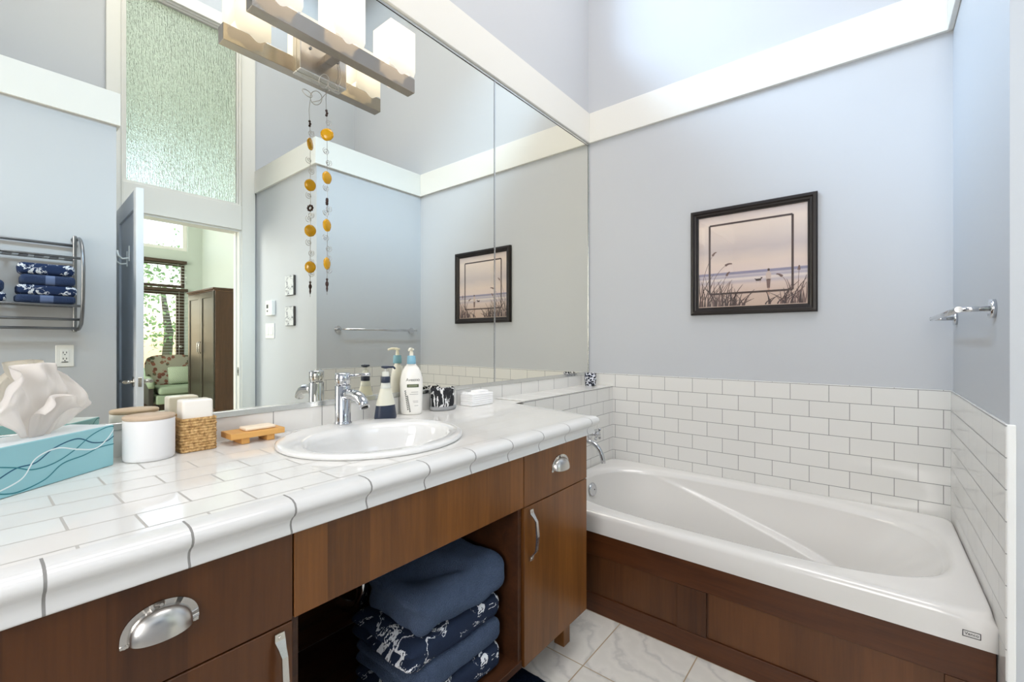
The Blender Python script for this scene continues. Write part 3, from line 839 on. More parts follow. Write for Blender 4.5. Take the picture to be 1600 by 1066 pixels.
# tub apron
ap = thing('tub_apron', 'dark reddish wood panelling along the front of the tub', 'panelling', (1.70, -.94, 0))
AX0, AX1 = 1.690, 1.712
b = newbm(); box(b, AX0, AX1, TY0 + .003, -.183, .243, .341, .0012, 1); obj('rail', b, M['apron_rail'], ap, label='top rail')
b = newbm(); box(b, AX0, AX1, TY0 + .003, -.183, .0, .078, .0012, 1); obj('rail', b, M['apron_rail'], ap, label='bottom rail')
for y0, y1 in ((-.973, -.867), (TY0 + .003, -1.594), (-.29, -.183)):
    b = newbm(); box(b, AX0, AX1, y0, y1, .0795, .2415, .0012, 1); obj('stile', b, M['apron'], ap)
for y0, y1 in ((-1.594, -.973), (-.867, -.29)):
    b = newbm(); box(b, AX0 + .007, AX1, y0 + .001, y1 - .001, .0795, .2415); obj('panel', b, M['apron'], ap)

# ================================================================ things on the counter
ZT = .8722
# tissue box: long side turned towards the room
A = Vector((.218, -.090)); dL = Vector((-.784, -.62)).normalized(); dW = Vector((-dL.y * -1, dL.x * -1)); dW = Vector((-.62, .784)).normalized()
LB, WB, HB = .236, .100, .092
tbx = thing('tissue_box', 'aqua tissue box with wavy lines at the left end of the counter', 'tissue box', (A.x + dL.x * LB / 2 + dW.x * WB / 2, A.y + dL.y * LB / 2 + dW.y * WB / 2, ZT))
MB_ = Matrix(((-dL.x, dW.x, 0, A.x), (-dL.y, dW.y, 0, A.y), (0, 0, 1, ZT), (0, 0, 0, 1)))   # local: x 0 at the right end, negative to the left; y depth; z up
aq = base_mat('carton_aqua', lin(148, 200, 208), .35)[0]
aq_top = simple('carton_top', lin(222, 232, 236), .35); w1_ = simple('wave_dark_blue', lin(28, 92, 122), .4); w2_ = simple('wave_teal', lin(40, 128, 140), .4); w3_ = simple('wave_white', lin(232, 244, 246), .4)
b = newbm()
t_ = newbm(); box(t_, -LB, 0, 0, WB, 0, HB, .0015, 1); t_.normal_update()
for f in t_.faces:
    if f.normal.z > .9: f.material_index = 1
merge(b, t_, 0, MB_)
b.faces.ensure_lookup_table()
def wave(pts, w, mi, side='front', off=.0003):
    n = 70; P = [Vector(p) for p in pts]; out = []
    for k in range(n + 1):
        s = k / n * (len(P) - 1); i = min(int(s), len(P) - 2); u = s - i
        p0, p1, p2, p3 = P[max(i - 1, 0)], P[i], P[i + 1], P[min(i + 2, len(P) - 1)]
        out.append(.5 * ((2 * p1) + (p2 - p0) * u + (2 * p0 - 5 * p1 + 4 * p2 - p3) * u * u + (3 * p1 - p0 - 3 * p2 + p3) * u ** 3))
    q = []
    for k, p in enumerate(out):
        d = (out[min(k + 1, n)] - out[max(k - 1, 0)]).normalized(); nn = Vector((-d.y, d.x)) * w / 2
        for sg in (1, -1):
            a = p + nn * sg
            a.x = max(-LB + .001, min(-.0008, a.x)); a.y = max(.001, min(HB - .0015, a.y))
            q.append(b.verts.new(MB_ @ (Vector((a.x, -off, a.y)) if side == 'front' else Vector((off, -a.x * .42, a.y)))))
    for k in range(n):
        f = b.faces.new((q[2 * k], q[2 * k + 1], q[2 * k + 3], q[2 * k + 2])); f.material_index = mi
for side in ('front', 'end'):
    wave([(-.24, .030), (-.20, .048), (-.165, .050), (-.13, .070), (-.085, .078), (-.05, .062), (-.02, .058), (0, .066)], .0024, 2, side)
    wave([(-.24, .062), (-.20, .050), (-.17, .038), (-.13, .040), (-.09, .056), (-.055, .078), (-.02, .089), (0, .088)], .0021, 3, side, .00035)
    wave([(-.24, .012), (-.19, .026), (-.165, .058), (-.125, .068), (-.085, .056), (-.045, .048), (-.018, .062), (0, .082)], .0026, 4, side, .0004)
    wave([(-.24, .016), (-.20, .004), (-.15, .012), (-.115, .034), (-.07, .040), (-.035, .048), (0, .048)], .0022, 3, side, .0003)
obj('carton', b, [aq, aq_top, w1_, w2_, w3_], tbx, recalc=False)
# pulled-up tissue: a gathered sheet that flares from the slot
tis, nt_, bb_ = base_mat('tissue_paper', lin(244, 240, 236), .8, spec=.1)
bb_.inputs['Subsurface Weight'].default_value = .25; bb_.inputs['Subsurface Radius'].default_value = (.01, .01, .01); bb_.inputs['Subsurface Scale'].default_value = .5
b = newbm()
def tissue(u, v):
    a = 2 * u - 1                                        # along the sheet
    prof = math.sin(min(1, v * 1.15) * math.pi * .5) ** .8
    half = .022 + .074 * prof * (1 - .18 * max(0, v - .75) / .25)
    hgt = .150 * (v ** .95) * (1 - .42 * abs(a) ** 2.4) - .022 * max(0, abs(a) - .55) * v
    fold = .014 * math.sin(a * 7.5 + 1.1) * v ** .7 + .010 * math.sin(a * 15 + v * 4) * v
    depth = .016 * math.sin(math.pi * v) * (1 if True else 0) + fold + .022 * noise.noise(Vector((a * 2.1, v * 2.5, 1.3)))
    cr = noise.noise(Vector((a * 5, v * 6, 7.7))) * .010 * v
    return MB_ @ Vector((-LB / 2 + .004 + half * a, WB / 2 - depth - cr, HB - .003 + hgt))
grid(b, tissue, 46, 30)
def tissue2(u, v):                                       # front flap that flops forward
    a = 2 * u - 1
    w_ = .012 + .046 * v * (1 - .35 * v)
    z = .085 * math.sin(v * 1.9) * (1 - .4 * abs(a) ** 2)
    y = -.012 - .030 * v ** 1.5 + .010 * math.sin(a * 6 + v * 3) * v
    return MB_ @ Vector((-LB / 2 - .012 + w_ * a + .03 * v, WB / 2 + y, HB - .003 + z))
grid(b, tissue2, 26, 20)
bmesh.ops.solidify(b, geom=b.faces[:], thickness=.0006)
obj('tissue', b, tis, tbx)

# canister
CXc, CYc = .2846, -.079
cn = thing('canister', 'matt white ceramic canister with a flat wooden lid beside the tissue box', 'canister', (CXc, CYc, ZT))
b = newbm(); lathe(b, [(0, ZT), (.047, ZT), (.0495, ZT + .003), (.050, ZT + .010), (.050, ZT + .094), (.049, ZT + .096), (.044, ZT + .096)], (CXc, CYc, 0), 56); obj('body', b, M['ceramic'], cn)
b = newbm(); lathe(b, [(0, ZT + .0962), (.049, ZT + .0962), (.0505, ZT + .098), (.0505, ZT + .103), (.049, ZT + .1045), (0, ZT + .1045)], (CXc, CYc, 0), 56); obj('lid', b, M['lid_wood'], cn)

# rope basket with a white block
rope, nt_, bb_ = base_mat('rope_jute', lin(178, 142, 92), .85)
nz_ = noise_tex(nt_, coords(nt_, (1, 1, .7), rot=(0, R(30), 0)), 150, 3)
nt_.links.new(ramp(nt_, nz_, [(.3, lin(138, 102, 58)), (.5, lin(194, 156, 102)), (.7, lin(222, 188, 136))]), bb_.inputs['Base Color']); bump(nt_, bb_, nz_, 1.0, .004)
bx0, bx1, by0, by1 = .343, .424, -.094, -.030
rb = thing('rope_basket', 'small square woven rope basket between the canister and soap dish', 'basket', ((bx0 + bx1) / 2, (by0 + by1) / 2, ZT))
b = newbm(); nr = 12; rr_ = .0040
for k in range(nr):
    z = ZT + .004 + k * .0071; j = .0006 * math.sin(k * 2.3); pts = []
    for cx, cy, a0 in ((bx1 - .010, by1 - .010, 0), (bx0 + .010, by1 - .010, 90), (bx0 + .010, by0 + .010, 180), (bx1 - .010, by0 + .010, 270)):
        for q in range(5):
            a = R(a0 + q * 22.5); pts.append((cx + (.007 + j) * math.cos(a), cy + (.007 + j) * math.sin(a), z))
    tube(b, pts, rr_, 8, closed=True)
obj('coil_wall', b, rope, rb)
b = newbm(); box(b, bx0 + .006, bx1 - .006, by0 + .006, by1 - .006, ZT, ZT + .004); obj('base', b, rope, rb)
b = newbm(); box(b, .3485, .4165, -.087, -.038, ZT + .0045, 1.004, .007, 4); o = obj('white_block', b, simple('block_glossy_white', lin(240, 236, 228), .22), loc=(.382, -.062, ZT + .0045), smooth_angle=50); tag(o, 'glossy white rounded block standing in the woven rope basket', 'block')

# soap dish with a bar of soap
sd = thing('soap_dish', 'light wooden raised soap dish on the counter left of the basin', 'soap dish', (.522, -.07, ZT))
b = newbm(); box(b, .452, .592, -.106, -.030, ZT + .016, ZT + .032, .002, 2); obj('top_board', b, M['bamboo'], sd)
for x in (.490, .556):
    b = newbm(); box(b, x - .010, x + .010, -.100, -.036, ZT, ZT + .016, .001, 1); obj('foot', b, M['bamboo'], sd)
b = newbm(); box(b, .492, .572, -.094, -.046, ZT + .0325, ZT + .0415, .004, 3)
o = obj('soap_bar', b, simple('soap_cream', lin(240, 224, 200), .45), loc=(.53, -.07, ZT + .0325), smooth_angle=50); tag(o, 'thin cream bar of soap lying on the wooden soap dish', 'soap')

# foaming soap dispenser
DX, DY = .963, -.070
dp = thing('soap_dispenser', 'flask-shaped soap dispenser, cream above and navy below, behind the basin', 'soap dispenser', (DX, DY, ZT))
navy_pl = simple('navy_plastic', lin(44, 54, 74), .35); cream = simple('cream_plastic', lin(232, 230, 212), .3); clear = simple('clear_plastic', lin(214, 216, 208), .15)
b = newbm(); lathe(b, [(0, 0), (.040, 0), (.0435, .003), (.0440, .010), (.0375, .052)], (DX, DY, ZT), 48, 1, .62); obj('base_sleeve', b, navy_pl, dp)
b = newbm(); lathe(b, [(.0372, .0521), (.0365, .056), (.0235, .102), (.0205, .112)], (DX, DY, ZT), 48, 1, .66); obj('bottle', b, cream, dp)
b = newbm(); lathe(b, [(.0204, .1121), (.0180, .126), (.0165, .132)], (DX, DY, ZT), 40, 1, .8); obj('shoulder', b, clear, dp)
b = newbm(); lathe(b, [(.0165, .1321), (.0170, .133), (.0170, .153), (.016, .1545), (0, .1545)], (DX, DY, ZT), 40, 1, .9); obj('collar', b, navy_pl, dp)
b = newbm(); lathe(b, [(.013, .155), (.0115, .172), (.004, .173), (.004, .185)], (DX, DY, ZT), 28); obj('pump_stem', b, clear, dp)
b = newbm(); lathe(b, [(0, .183), (.006, .183), (.015, .186), (.0165, .1895), (.015, .1925), (0, .1935)], (DX, DY, ZT), 28)
tube(b, [(DX + .005, DY - .008, ZT + .189), (DX + .014, DY - .026, ZT + .1895), (DX + .017, DY - .033, ZT + .183)], [.0045, .004, .0035], 10); obj('pump_head', b, navy_pl, dp)

# lotion bottle
LX, LY = 1.095, -.050
lo = thing('lotion_bottle', 'tall white Aveeno lotion pump bottle with a pale blue collar', 'bottle', (LX, LY, ZT))
lw = simple('lotion_white', lin(240, 238, 232), .28); lblue = simple('lotion_blue', lin(132, 182, 204), .35); lcream = simple('pump_cream', lin(240, 234, 216), .3)
ang = R(-40)                                              # label side looks towards (-sin, -cos)
ML = Matrix.Translation((LX, LY, ZT)) @ Matrix.Rotation(ang, 4, 'Z')
def lpart(prof, sy, n=48):
    bb = newbm(); lathe(bb, prof, (0, 0, 0), n, 1, sy); bmesh.ops.transform(bb, matrix=ML, verts=bb.verts[:]); return bb
PB = [(0, 0), (.033, 0), (.0385, .003), (.0405, .012), (.0415, .04), (.043, .085), (.0435, .115), (.0415, .142), (.036, .164), (.026, .182), (.0185, .190), (.0175, .194)]
obj('body', lpart(PB, .58), lw, lo)
b = lpart([(.0165, .1942), (.0172, .195), (.0168, .212), (.0150, .224), (.0150, .226), (0, .226)], 1); obj('collar', b, lblue, lo)
b = lpart([(.0075, .2262), (.0065, .240), (.0055, .241), (.0055, .249)], 1); lathe(b, [(0, 0), (.009, 0), (.011, .003), (.0095, .006), (0, .0075)], (LX, LY, ZT + .247), 24)
tube(b, [(LX, LY, ZT + .2515), (LX - .018, LY - .014, ZT + .2525), (LX - .030, LY - .022, ZT + .2475)], [.0055, .0045, .0035], 12); obj('pump', b, lcream, lo)
def lface(x, z):                                         # a point on the label side of the bottle
    rs = [r for r in PB if r[0] > .01]
    r = .042
    for (r0, z0), (r1, z1) in zip(rs[:-1], rs[1:]):
        if z0 <= z <= z1: r = r0 + (r1 - r0) * (z - z0) / max(1e-6, z1 - z0)
    return Vector((x, -.58 * math.sqrt(max(0, r * r - x * x)) - .0006, z))
b = newbm()
def onface(bm, poly, mi):
    f = bm.faces.new([bm.verts.new(ML @ lface(x, z)) for x, z in poly]); f.material_index = mi
def strip(bm, x0, x1, z0, z1, mi, n=8):
    for k in range(n):
        a, c = x0 + (x1 - x0) * k / n, x0 + (x1 - x0) * (k + 1) / n
        onface(bm, [(a, z0), (c, z0), (c, z1), (a, z1)], mi)
tt = text_bm('Aveeno', .0165, .0, Matrix.Identity(4))
bmesh.ops.triangulate(tt, faces=tt.faces[:])
for v in tt.verts: v.co = ML @ lface(v.co.x + .006, .134 + v.co.y)
merge(b, tt, 1)
strip(b, -.016, .028, .105, .117, 2); strip(b, -.010, .022, .1095, .1125, 3)
strip(b, .000, .026, .086, .0875, 4); strip(b, -.006, .026, .078, .0795, 4); strip(b, .006, .026, .052, .0532, 4); strip(b, .008, .026, .047, .0482, 4); strip(b, .012, .026, .034, .0355, 4)
random.seed(3)
for s0 in ((-.022, .090, -.012, .020), (-.014, .070, -.004, .012)):
    for k in range(11):
        u = k / 10; x, z = s0[0] + (s0[2] - s0[0]) * u, s0[1] + (s0[3] - s0[1]) * u
        onface(b, [(x - .004, z + .001), (x - .001, z - .002), (x + .003, z + .002), (x, z + .004)], 5)
obj('label_print', b, [lw, simple('ink_black', lin(40, 42, 40), .5), simple('ink_olive', lin(84, 92, 66), .5), simple('ink_pale', lin(150, 156, 128), .5), simple('ink_grey', lin(150, 150, 148), .5), simple('ink_sprig', lin(86, 90, 84), .5)], lo, recalc=False)

# grey caddy with a marbled face cloth
GX, GY = 1.252, -.058
grey = paint('caddy_grey', lin(150, 151, 152), .5, .02)
gc = thing('caddy', 'low grey oval caddy on the counter holding a marbled cloth', 'caddy', (GX, GY, ZT))
b = newbm(); lathe(b, [(0, .0), (.058, 0), (.062, .004), (.063, .013), (.060, .0152), (0, .015)], (GX, GY, ZT), 48, 1, .68); obj('saucer', b, grey, gc)
b = newbm()
def backw(u, v):
    a = math.pi * (.0 + 1.0 * u); return Vector((GX + .060 * math.cos(a), GY + .041 * math.sin(a), ZT + .0152 + .036 * v))
grid(b, backw, 30, 3); bmesh.ops.solidify(b, geom=b.faces[:], thickness=.003); obj('back_wall', b, grey, gc)
b = newbm()
def cloth(u, v):
    a = 2 * math.pi * u; e = 1 + .05 * math.sin(3 * a + 1) * v + .04 * noise.noise(Vector((math.cos(a) * 2, math.sin(a) * 2, v * 3)))
    top = .068 + .006 * math.sin(5 * a) + .005 * math.sin(9 * a + 1)
    r = e * (.053 + .004 * v)
    if v > .8:
        q = (v - .8) / .2; return Vector((GX + r * math.cos(a) * (1 - .95 * q), GY + .70 * r * math.sin(a) * (1 - .95 * q), ZT + .0156 + top * (1 - .10 * q + .12 * math.sin(q * 9 + 3 * a) * q * (1 - q))))
    return Vector((GX + r * math.cos(a), GY + .70 * r * math.sin(a), ZT + .0156 + top * v / .8))
grid(b, cloth, 60, 24, closeu=True)
o = obj('face_cloth', b, M['marbled_cloth'], loc=(GX, GY, ZT + .0156)); tag(o, 'black and white marbled face cloth bundled in the grey caddy', 'cloth')

# stack of white guest towels
b = newbm()
for k in range(6): box(b, 1.378 + .0006 * (k % 2), 1.514 - .0006 * (k % 2), -.104 + .0005 * (k % 2), -.030, ZT + k * .0088, ZT + k * .0088 + .0087, .003, 2)
box(b, 1.384, 1.40, -.06, -.034, ZT + .0528, ZT + .058, .002, 1); box(b, 1.44, 1.508, -.08, -.034, ZT + .0528, ZT + .061, .003, 2)
o = obj('guest_towel_stack', b, paint('paper_white', lin(244, 244, 244), .8, .1), loc=(1.446, -.067, ZT)); tag(o, 'white folded paper guest towels in a block on the counter', 'paper towels')

# votive on the ledge
VX, VY = 2.452, -.082
vo = thing('votive_holder', 'small round black and white mosaic cup on the tiled ledge', 'votive cup', (VX, VY, .8767))
mos, nt_, bb_ = base_mat('mosaic_glass', lin(210, 212, 222), .12)
vr = nt_.nodes.new('ShaderNodeTexVoronoi'); vr.inputs['Scale'].default_value = 95; nt_.links.new(coords(nt_), vr.inputs['Vector'])
nt_.links.new(mixrgb(nt_, math_node(nt_, 'LESS_THAN', vr.outputs['Distance'], .58), lin(216, 218, 226), lin(18, 22, 40)), bb_.inputs['Base Color']); bump(nt_, bb_, vr.outputs['Distance'], .5, .003)
b = newbm(); z = .8767; lathe(b, [(0, z), (.031, z), (.033, z + .004), (.036, z + .040), (.0375, z + .078), (.0355, z + .079), (.033, z + .04), (.030, z + .006), (0, z + .006)], (VX, VY, 0), 44); obj('cup', b, mos, vo)
b = newbm(); lathe(b, [(0, z + .0062), (.024, z + .0062), (.024, z + .022), (0, z + .022)], (VX, VY, 0), 28); obj('candle', b, M['white_plastic'], vo)

# ================================================================ vanity light
vl = thing('vanity_light', 'three-shade brushed nickel vanity light fixed to the mirror', 'light fixture', (.768, -.006, 2.02))
b = newbm(); box(b, .672, .832, -.032, -.0065, 2.020, 2.180, .003, 2)
obj('backplate', b, M['nickel'], vl)
for x in (.705, .800):
    b = newbm(); tube(b, [(x, -.032, 2.098), (x, -.036, 2.098)], .004, 12); obj('screw', b, M['steel'], vl)
b = newbm(); box(b, .752, .782, -.092, -.0325, 2.076, 2.100, .001, 1); obj('arm', b, M['nickel_warm'], vl)
b = newbm(); box(b, .493, 1.046, -.132, -.092, 2.0655, 2.117, .0012, 1); obj('bar', b, M['nickel_warm'], vl)
def shade_mat():
    m = bpy.data.materials.new('frosted_shade'); m.use_nodes = True; nt = m.node_tree
    for n in list(nt.nodes): nt.nodes.remove(n)
    out = nt.nodes.new('ShaderNodeOutputMaterial'); a = nt.nodes.new('ShaderNodeAddShader'); mx = nt.nodes.new('ShaderNodeMixShader')
    e = nt.nodes.new('ShaderNodeEmission'); e.inputs[0].default_value = (1.0, .93, .82, 1); e.inputs[1].default_value = SHADE_E
    d = nt.nodes.new('ShaderNodeBsdfDiffuse'); d.inputs[0].default_value = (.72, .71, .69, 1)
    tl = nt.nodes.new('ShaderNodeBsdfTranslucent'); tl.inputs[0].default_value = (.95, .92, .86, 1)
    mx.inputs[0].default_value = .5
    nt.links.new(d.outputs[0], mx.inputs[1]); nt.links.new(tl.outputs[0], mx.inputs[2]); nt.links.new(mx.outputs[0], a.inputs[0]); nt.links.new(e.outputs[0], a.inputs[1]); nt.links.new(a.outputs[0], out.inputs[0])
    return m
SHADE_E = .2
sm_ = shade_mat()
for cx in (.566, .768, .970):
    b = newbm(); h = .052; cy = -.112; z0, z1 = 2.094, 2.258
    # square glass tube with a wavy lower rim, front and back walls hang past the bar
    n = 16; pts = []
    for (ax, ay), (bx, by) in (((-h, -h), (h, -h)), ((h, -h), (h, h)), ((h, h), (-h, h)), ((-h, h), (-h, -h))):
        for k in range(n): u = k / n; pts.append((cx + ax + (bx - ax) * u, cy + ay + (by - ay) * u, u, abs(ax - bx) > 1e-6))
    lo_, hi_ = [], []
    for x, y, u, fb in pts:
        z = z0 + (.006 * math.sin(u * 2 * math.pi * 1.0 + 2.2) + .004 * math.sin(u * 4 * math.pi) if fb else .0265 if True else 0)
        if not fb: z = max(2.1185, z0)
        lo_.append(b.verts.new((x, y, z))); hi_.append(b.verts.new((x, y, z1)))
    m_ = len(pts)
    for k in range(m_): b.faces.new((lo_[k], lo_[(k + 1) % m_], hi_[(k + 1) % m_], hi_[k]))
    sh = obj('lamp_shade', b, sm_, vl)
    b = newbm(); lathe(b, [(0, 2.1175), (.019, 2.1175), (.019, 2.15), (.012, 2.155), (0, 2.155)], (cx, cy, 0), 24); obj('lamp_holder', b, M['white_plastic'], vl)
    pl = bpy.data.lights.new('bulb', 'POINT'); pl.energy = .13; pl.color = (1.0, .84, .62); pl.shadow_soft_size = .025
    po = bpy.data.objects.new('bulb', pl); COL.objects.link(po); po.parent = vl; po.location = Vector((cx, cy, 2.195)) - ORG[vl.name]

# ================================================================ sun catcher hanging under the light
SCX, SCY = .745, -.0615
sc_ = thing('sun_catcher', 'amber bead and wire sun catcher hanging below the vanity light', 'sun catcher', (SCX, SCY, 1.30))
wire = simple('wire_pewter', (.45, .43, .40), .3, 1.0)
amber, nt_, bb_ = base_mat('amber_glass', lin(236, 176, 10), .1, trans=.35, ior=1.5)
dark = simple('bead_dark', lin(52, 30, 24), .3)
b = newbm()
W = .0011
tube(b, [(.800, -.036, 2.094), (.806, -.040, 2.06), (.798, -.048, 2.02), (.775, -.056, 1.985), (.752, SCY, 1.972)] , W, 6)
def loopw(cx, cz, rx, rz, turns, tilt, ph=0):
    n = int(26 * turns); return [(cx + rx * math.cos(2 * math.pi * k / 26 + ph), SCY + tilt * math.sin(2 * math.pi * k / 26 + ph), cz + rz * math.sin(2 * math.pi * k / 26 + ph)) for k in range(n + 1)]
tube(b, loopw(.766, 1.992, .020, .019, 2, .010), W, 6); tube(b, loopw(.735, 1.995, .016, .017, 2, -.012, 1), W, 6)
tube(b, [(SCX, SCY, 1.976), (SCX - .004, SCY, 1.94), (SCX, SCY, 1.865), (SCX + .001, SCY, 1.60), (SCX, SCY, 1.305)], W * .8, 6)
for z in (1.865, 1.770, 1.735, 1.650, 1.585, 1.570, 1.490, 1.455, 1.425, 1.385):
    s = 1 if int(z * 200) % 2 else -1
    tube(b, [(SCX + s * (.001 + .0105 * k / 30) * math.cos(k * .45) + s * .004, SCY + .003 * math.sin(k * .2), z + (.001 + .0105 * k / 30) * math.sin(k * .45)) for k in range(31)], W * .8, 6)
obj('wire', b, wire, sc_)
for z, r, th, rz in ((1.826, .0205, .006, 10), (1.686, .0185, .007, 68), (1.531, .0185, .0065, 75), (1.407, .0180, .006, 82)):
    b = newbm(); lathe(b, [(0, -th), (r * .6, -th * .9), (r * .92, -th * .5), (r, 0), (r * .92, th * .5), (r * .6, th * .9), (0, th)], (0, 0, 0), 26)
    for v in b.verts: v.co *= 1 + .06 * noise.noise(v.co * 120)
    bmesh.ops.transform(b, matrix=Matrix.Translation((SCX, SCY, z)) @ Matrix.Rotation(R(-50 + rz), 4, 'Z') @ Matrix.Rotation(R(90), 4, 'X') @ Matrix.Scale(1.12 if r < .02 else 1.0, 4, (0, 1, 0)), verts=b.verts[:])
    obj('amber_bead', b, amber, sc_)
for z, n in ((1.895, 3), (1.608, 8)):
    b = newbm()
    for k in range(n):
        if n == 3: c = (SCX - .002 + .002 * (k % 2), SCY, z + (k - 1) * .0075)
        else: c = (SCX + .0035 * math.cos(k * math.pi / 4), SCY + .0085 * math.cos(k * math.pi / 4), z + .0085 * math.sin(k * math.pi / 4))
        bmesh.ops.create_icosphere(b, subdivisions=2, radius=.0042, matrix=Matrix.Translation(c))
    obj('dark_bead', b, dark, sc_)
b = newbm(); lathe(b, [(0, 0), (.0015, .004), (.0035, .012), (.0025, .02), (.0048, .024), (.0055, .029), (.0045, .034), (.002, .037), (.003, .041), (.0042, .044), (0, .048)], (SCX, SCY, 1.312), 16); obj('drop', b, dark, sc_)

# ================================================================ framed beach print on the tub wall
py0, py1, pz0, pz1 = -1.240, -.656, 1.297, 1.869
pf = thing('framed_print', 'dark framed beach print of a walker with a dog above the tub', 'picture', (XB, (py0 + py1) / 2, pz0))
fw = .040
black_fr = wood_mat('frame_black', lin(14, 9, 8), lin(30, 18, 14), 'y', 'y', .5, .42, .05)
b = newbm()
prof = [(0, 0), (0, .020), (.005, .026), (.016, .027), (.022, .021), (.030, .019), (.036, .013), (fw, .012), (fw, .002)]
ringv = []
for o_, d_ in prof:
    ringv.append([b.verts.new((XB - .0005 - d_, y, z)) for y, z in ((py1 - o_, pz0 + o_), (py0 + o_, pz0 + o_), (py0 + o_, pz1 - o_), (py1 - o_, pz1 - o_))])
for i in range(len(prof) - 1):
    for k in range(4): b.faces.new((ringv[i][k], ringv[i][(k + 1) % 4], ringv[i + 1][(k + 1) % 4], ringv[i + 1][k]))
obj('frame', b, black_fr, pf)
# artwork: wash of sky, sea and sand with brush-drawn grass, a walker and a dog
am = bpy.data.materials.new('beach_print'); am.use_nodes = True; nt_ = am.node_tree; bb_ = nt_.nodes['Principled BSDF']; bb_.inputs['Roughness'].default_value = .6
tc = nt_.nodes.new('ShaderNodeTexCoord'); sp = nt_.nodes.new('ShaderNodeSeparateXYZ'); nt_.links.new(tc.outputs['Object'], sp.inputs[0])
hh = math_node(nt_, 'DIVIDE', sp.outputs[2], pz1 - pz0)
nz = noise_tex(nt_, coords(nt_, (1, 3, 9)), 2.2, 4)
hh2 = math_node(nt_, 'ADD', hh, math_node(nt_, 'MULTIPLY', math_node(nt_, 'SUBTRACT', nz, .5), .10))
pick = math_node(nt_, 'GREATER_THAN', hh, .392)
skyc = ramp(nt_, hh2, [(.38, lin(226, 206, 198)), (.48, lin(228, 208, 194)), (.60, lin(204, 190, 186)), (.72, lin(222, 206, 196)), (.84, lin(236, 218, 204)), (1, lin(196, 182, 188))])
lowc = ramp(nt_, hh, [(.0, lin(206, 178, 158)), (.20, lin(214, 188, 172)), (.27, lin(222, 200, 188)), (.30, lin(196, 182, 186)), (.325, lin(232, 218, 208)), (.345, lin(176, 166, 180)), (.36, lin(206, 194, 196)), (.375, lin(140, 134, 158)), (.392, lin(158, 150, 170))])
nt_.links.new(mixrgb(nt_, pick, lowc, skyc), bb_.inputs['Base Color'])
ink = simple('print_ink_brown', lin(70, 48, 40), .6); ink2 = simple('print_ink_mauve', lin(120, 92, 84), .6); tan = simple('print_tan', lin(196, 160, 140), .6); wht = simple('print_white', lin(206, 184, 172), .6)
b = newbm(); xs = XB - .006
box(b, xs, xs + .004, py0 + fw - .004, py1 - fw + .004, pz0 + fw - .004, pz1 - fw + .004, mi=0)
def pq(poly, mi, k=.0004):
    f = b.faces.new([b.verts.new((xs - k, py1 - s * (py1 - py0), pz0 + h * (pz1 - pz0))) for s, h in poly]); f.material_index = mi
def stroke(pts, w0, w1, mi, k=.0006):
    n = len(pts)
    for i in range(n - 1):
        (s0, h0), (s1, h1) = pts[i], pts[i + 1]; d = Vector((s1 - s0, h1 - h0))
        if d.length < 1e-6: continue
        nn = Vector((-d.y, d.x)).normalized(); a, c = w0 + (w1 - w0) * i / (n - 1), w0 + (w1 - w0) * (i + 1) / (n - 1)
        pq([(s0 + nn.x * a, h0 + nn.y * a), (s0 - nn.x * a, h0 - nn.y * a), (s1 - nn.x * c, h1 - nn.y * c), (s1 + nn.x * c, h1 + nn.y * c)], mi, k)
l0, l1, g0, g1, lw_ = .165, .825, .195, .845, .0085
for a in (((l0, g0), (l1, g0)), ((l0, g1), (l1, g1)), ((l0, g0), (l0, g1)), ((l1, g0), (l1, g1))): stroke(a, lw_, lw_, 1, .0012)
random.seed(11)
for k in range(96):
    left = k < 64
    s = random.uniform(.075, .46) if left else random.uniform(.62, .92)
    hgt = random.uniform(.08, .30) * (1.15 - (s - .07) * 1.6 if left else .45 + (s - .62) * 1.4); ln = random.uniform(-.04, .13) * (1 if random.random() < .75 else -1)
    pts = [(min(.925, max(.075, s + ln * u ** 1.8)), .078 + hgt * u) for u in (0, .25, .5, .75, 1)]
    stroke(pts, .0058, .0014, random.choice((1, 1, 2)), .0006 + .00001 * k)
for c0, c1, c2, bloom in (((.09, .2), (.11, .42), (.19, .56), 1), ((.16, .2), (.2, .38), (.30, .455), 1), ((.2, .2), (.28, .28), (.31, .36), 1), ((.86, .12), (.865, .24), (.87, .36), 1), ((.8, .1), (.80, .26), (.75, .315), 1)):
    P = bez((*c0, 0), (*c1, 0), (*c2, 0), 8); stroke([(p.x, p.y) for p in P], .003, .0015, 2, .0008)
    d = (P[-1] - P[-2]).normalized(); q = [P[-1] + Vector((d.x * .075 * u, d.y * .075 * u - .035 * u * u, 0)) for u in (0, .3, .6, 1)]
    stroke([(p.x, p.y) for p in q], .011, .004, 2, .0009)
# walker
for poly, mi in (([(.636, .222), (.658, .222), (.662, .30), (.630, .30)], 2), ([(.628, .295), (.664, .295), (.668, .345), (.655, .372), (.640, .372), (.626, .345)], 4), ([(.640, .372), (.655, .372), (.657, .39), (.648, .398), (.639, .39)], 1), ([(.640, .16), (.656, .16), (.656, .22), (.640, .22)], 3)): pq(poly, mi, .001)
for poly, mi in (([(.548, .292), (.590, .292), (.592, .312), (.548, .310)], 1), ([(.586, .305), (.600, .312), (.602, .322), (.588, .322)], 1), ([(.540, .308), (.55, .304), (.55, .310), (.541, .318)], 1), ([(.552, .270), (.558, .270), (.558, .293), (.552, .293)], 4), ([(.580, .270), (.586, .270), (.586, .293), (.580, .293)], 4)): pq(poly, mi, .001)
obj('print', b, [am, ink, ink2, tan, wht], pf, recalc=False)
b = newbm(); box(b, xs - .0045, xs - .003, py0 + fw - .002, py1 - fw + .002, pz0 + fw - .002, pz1 - fw + .002); obj('glazing', b, M['pane'], pf)

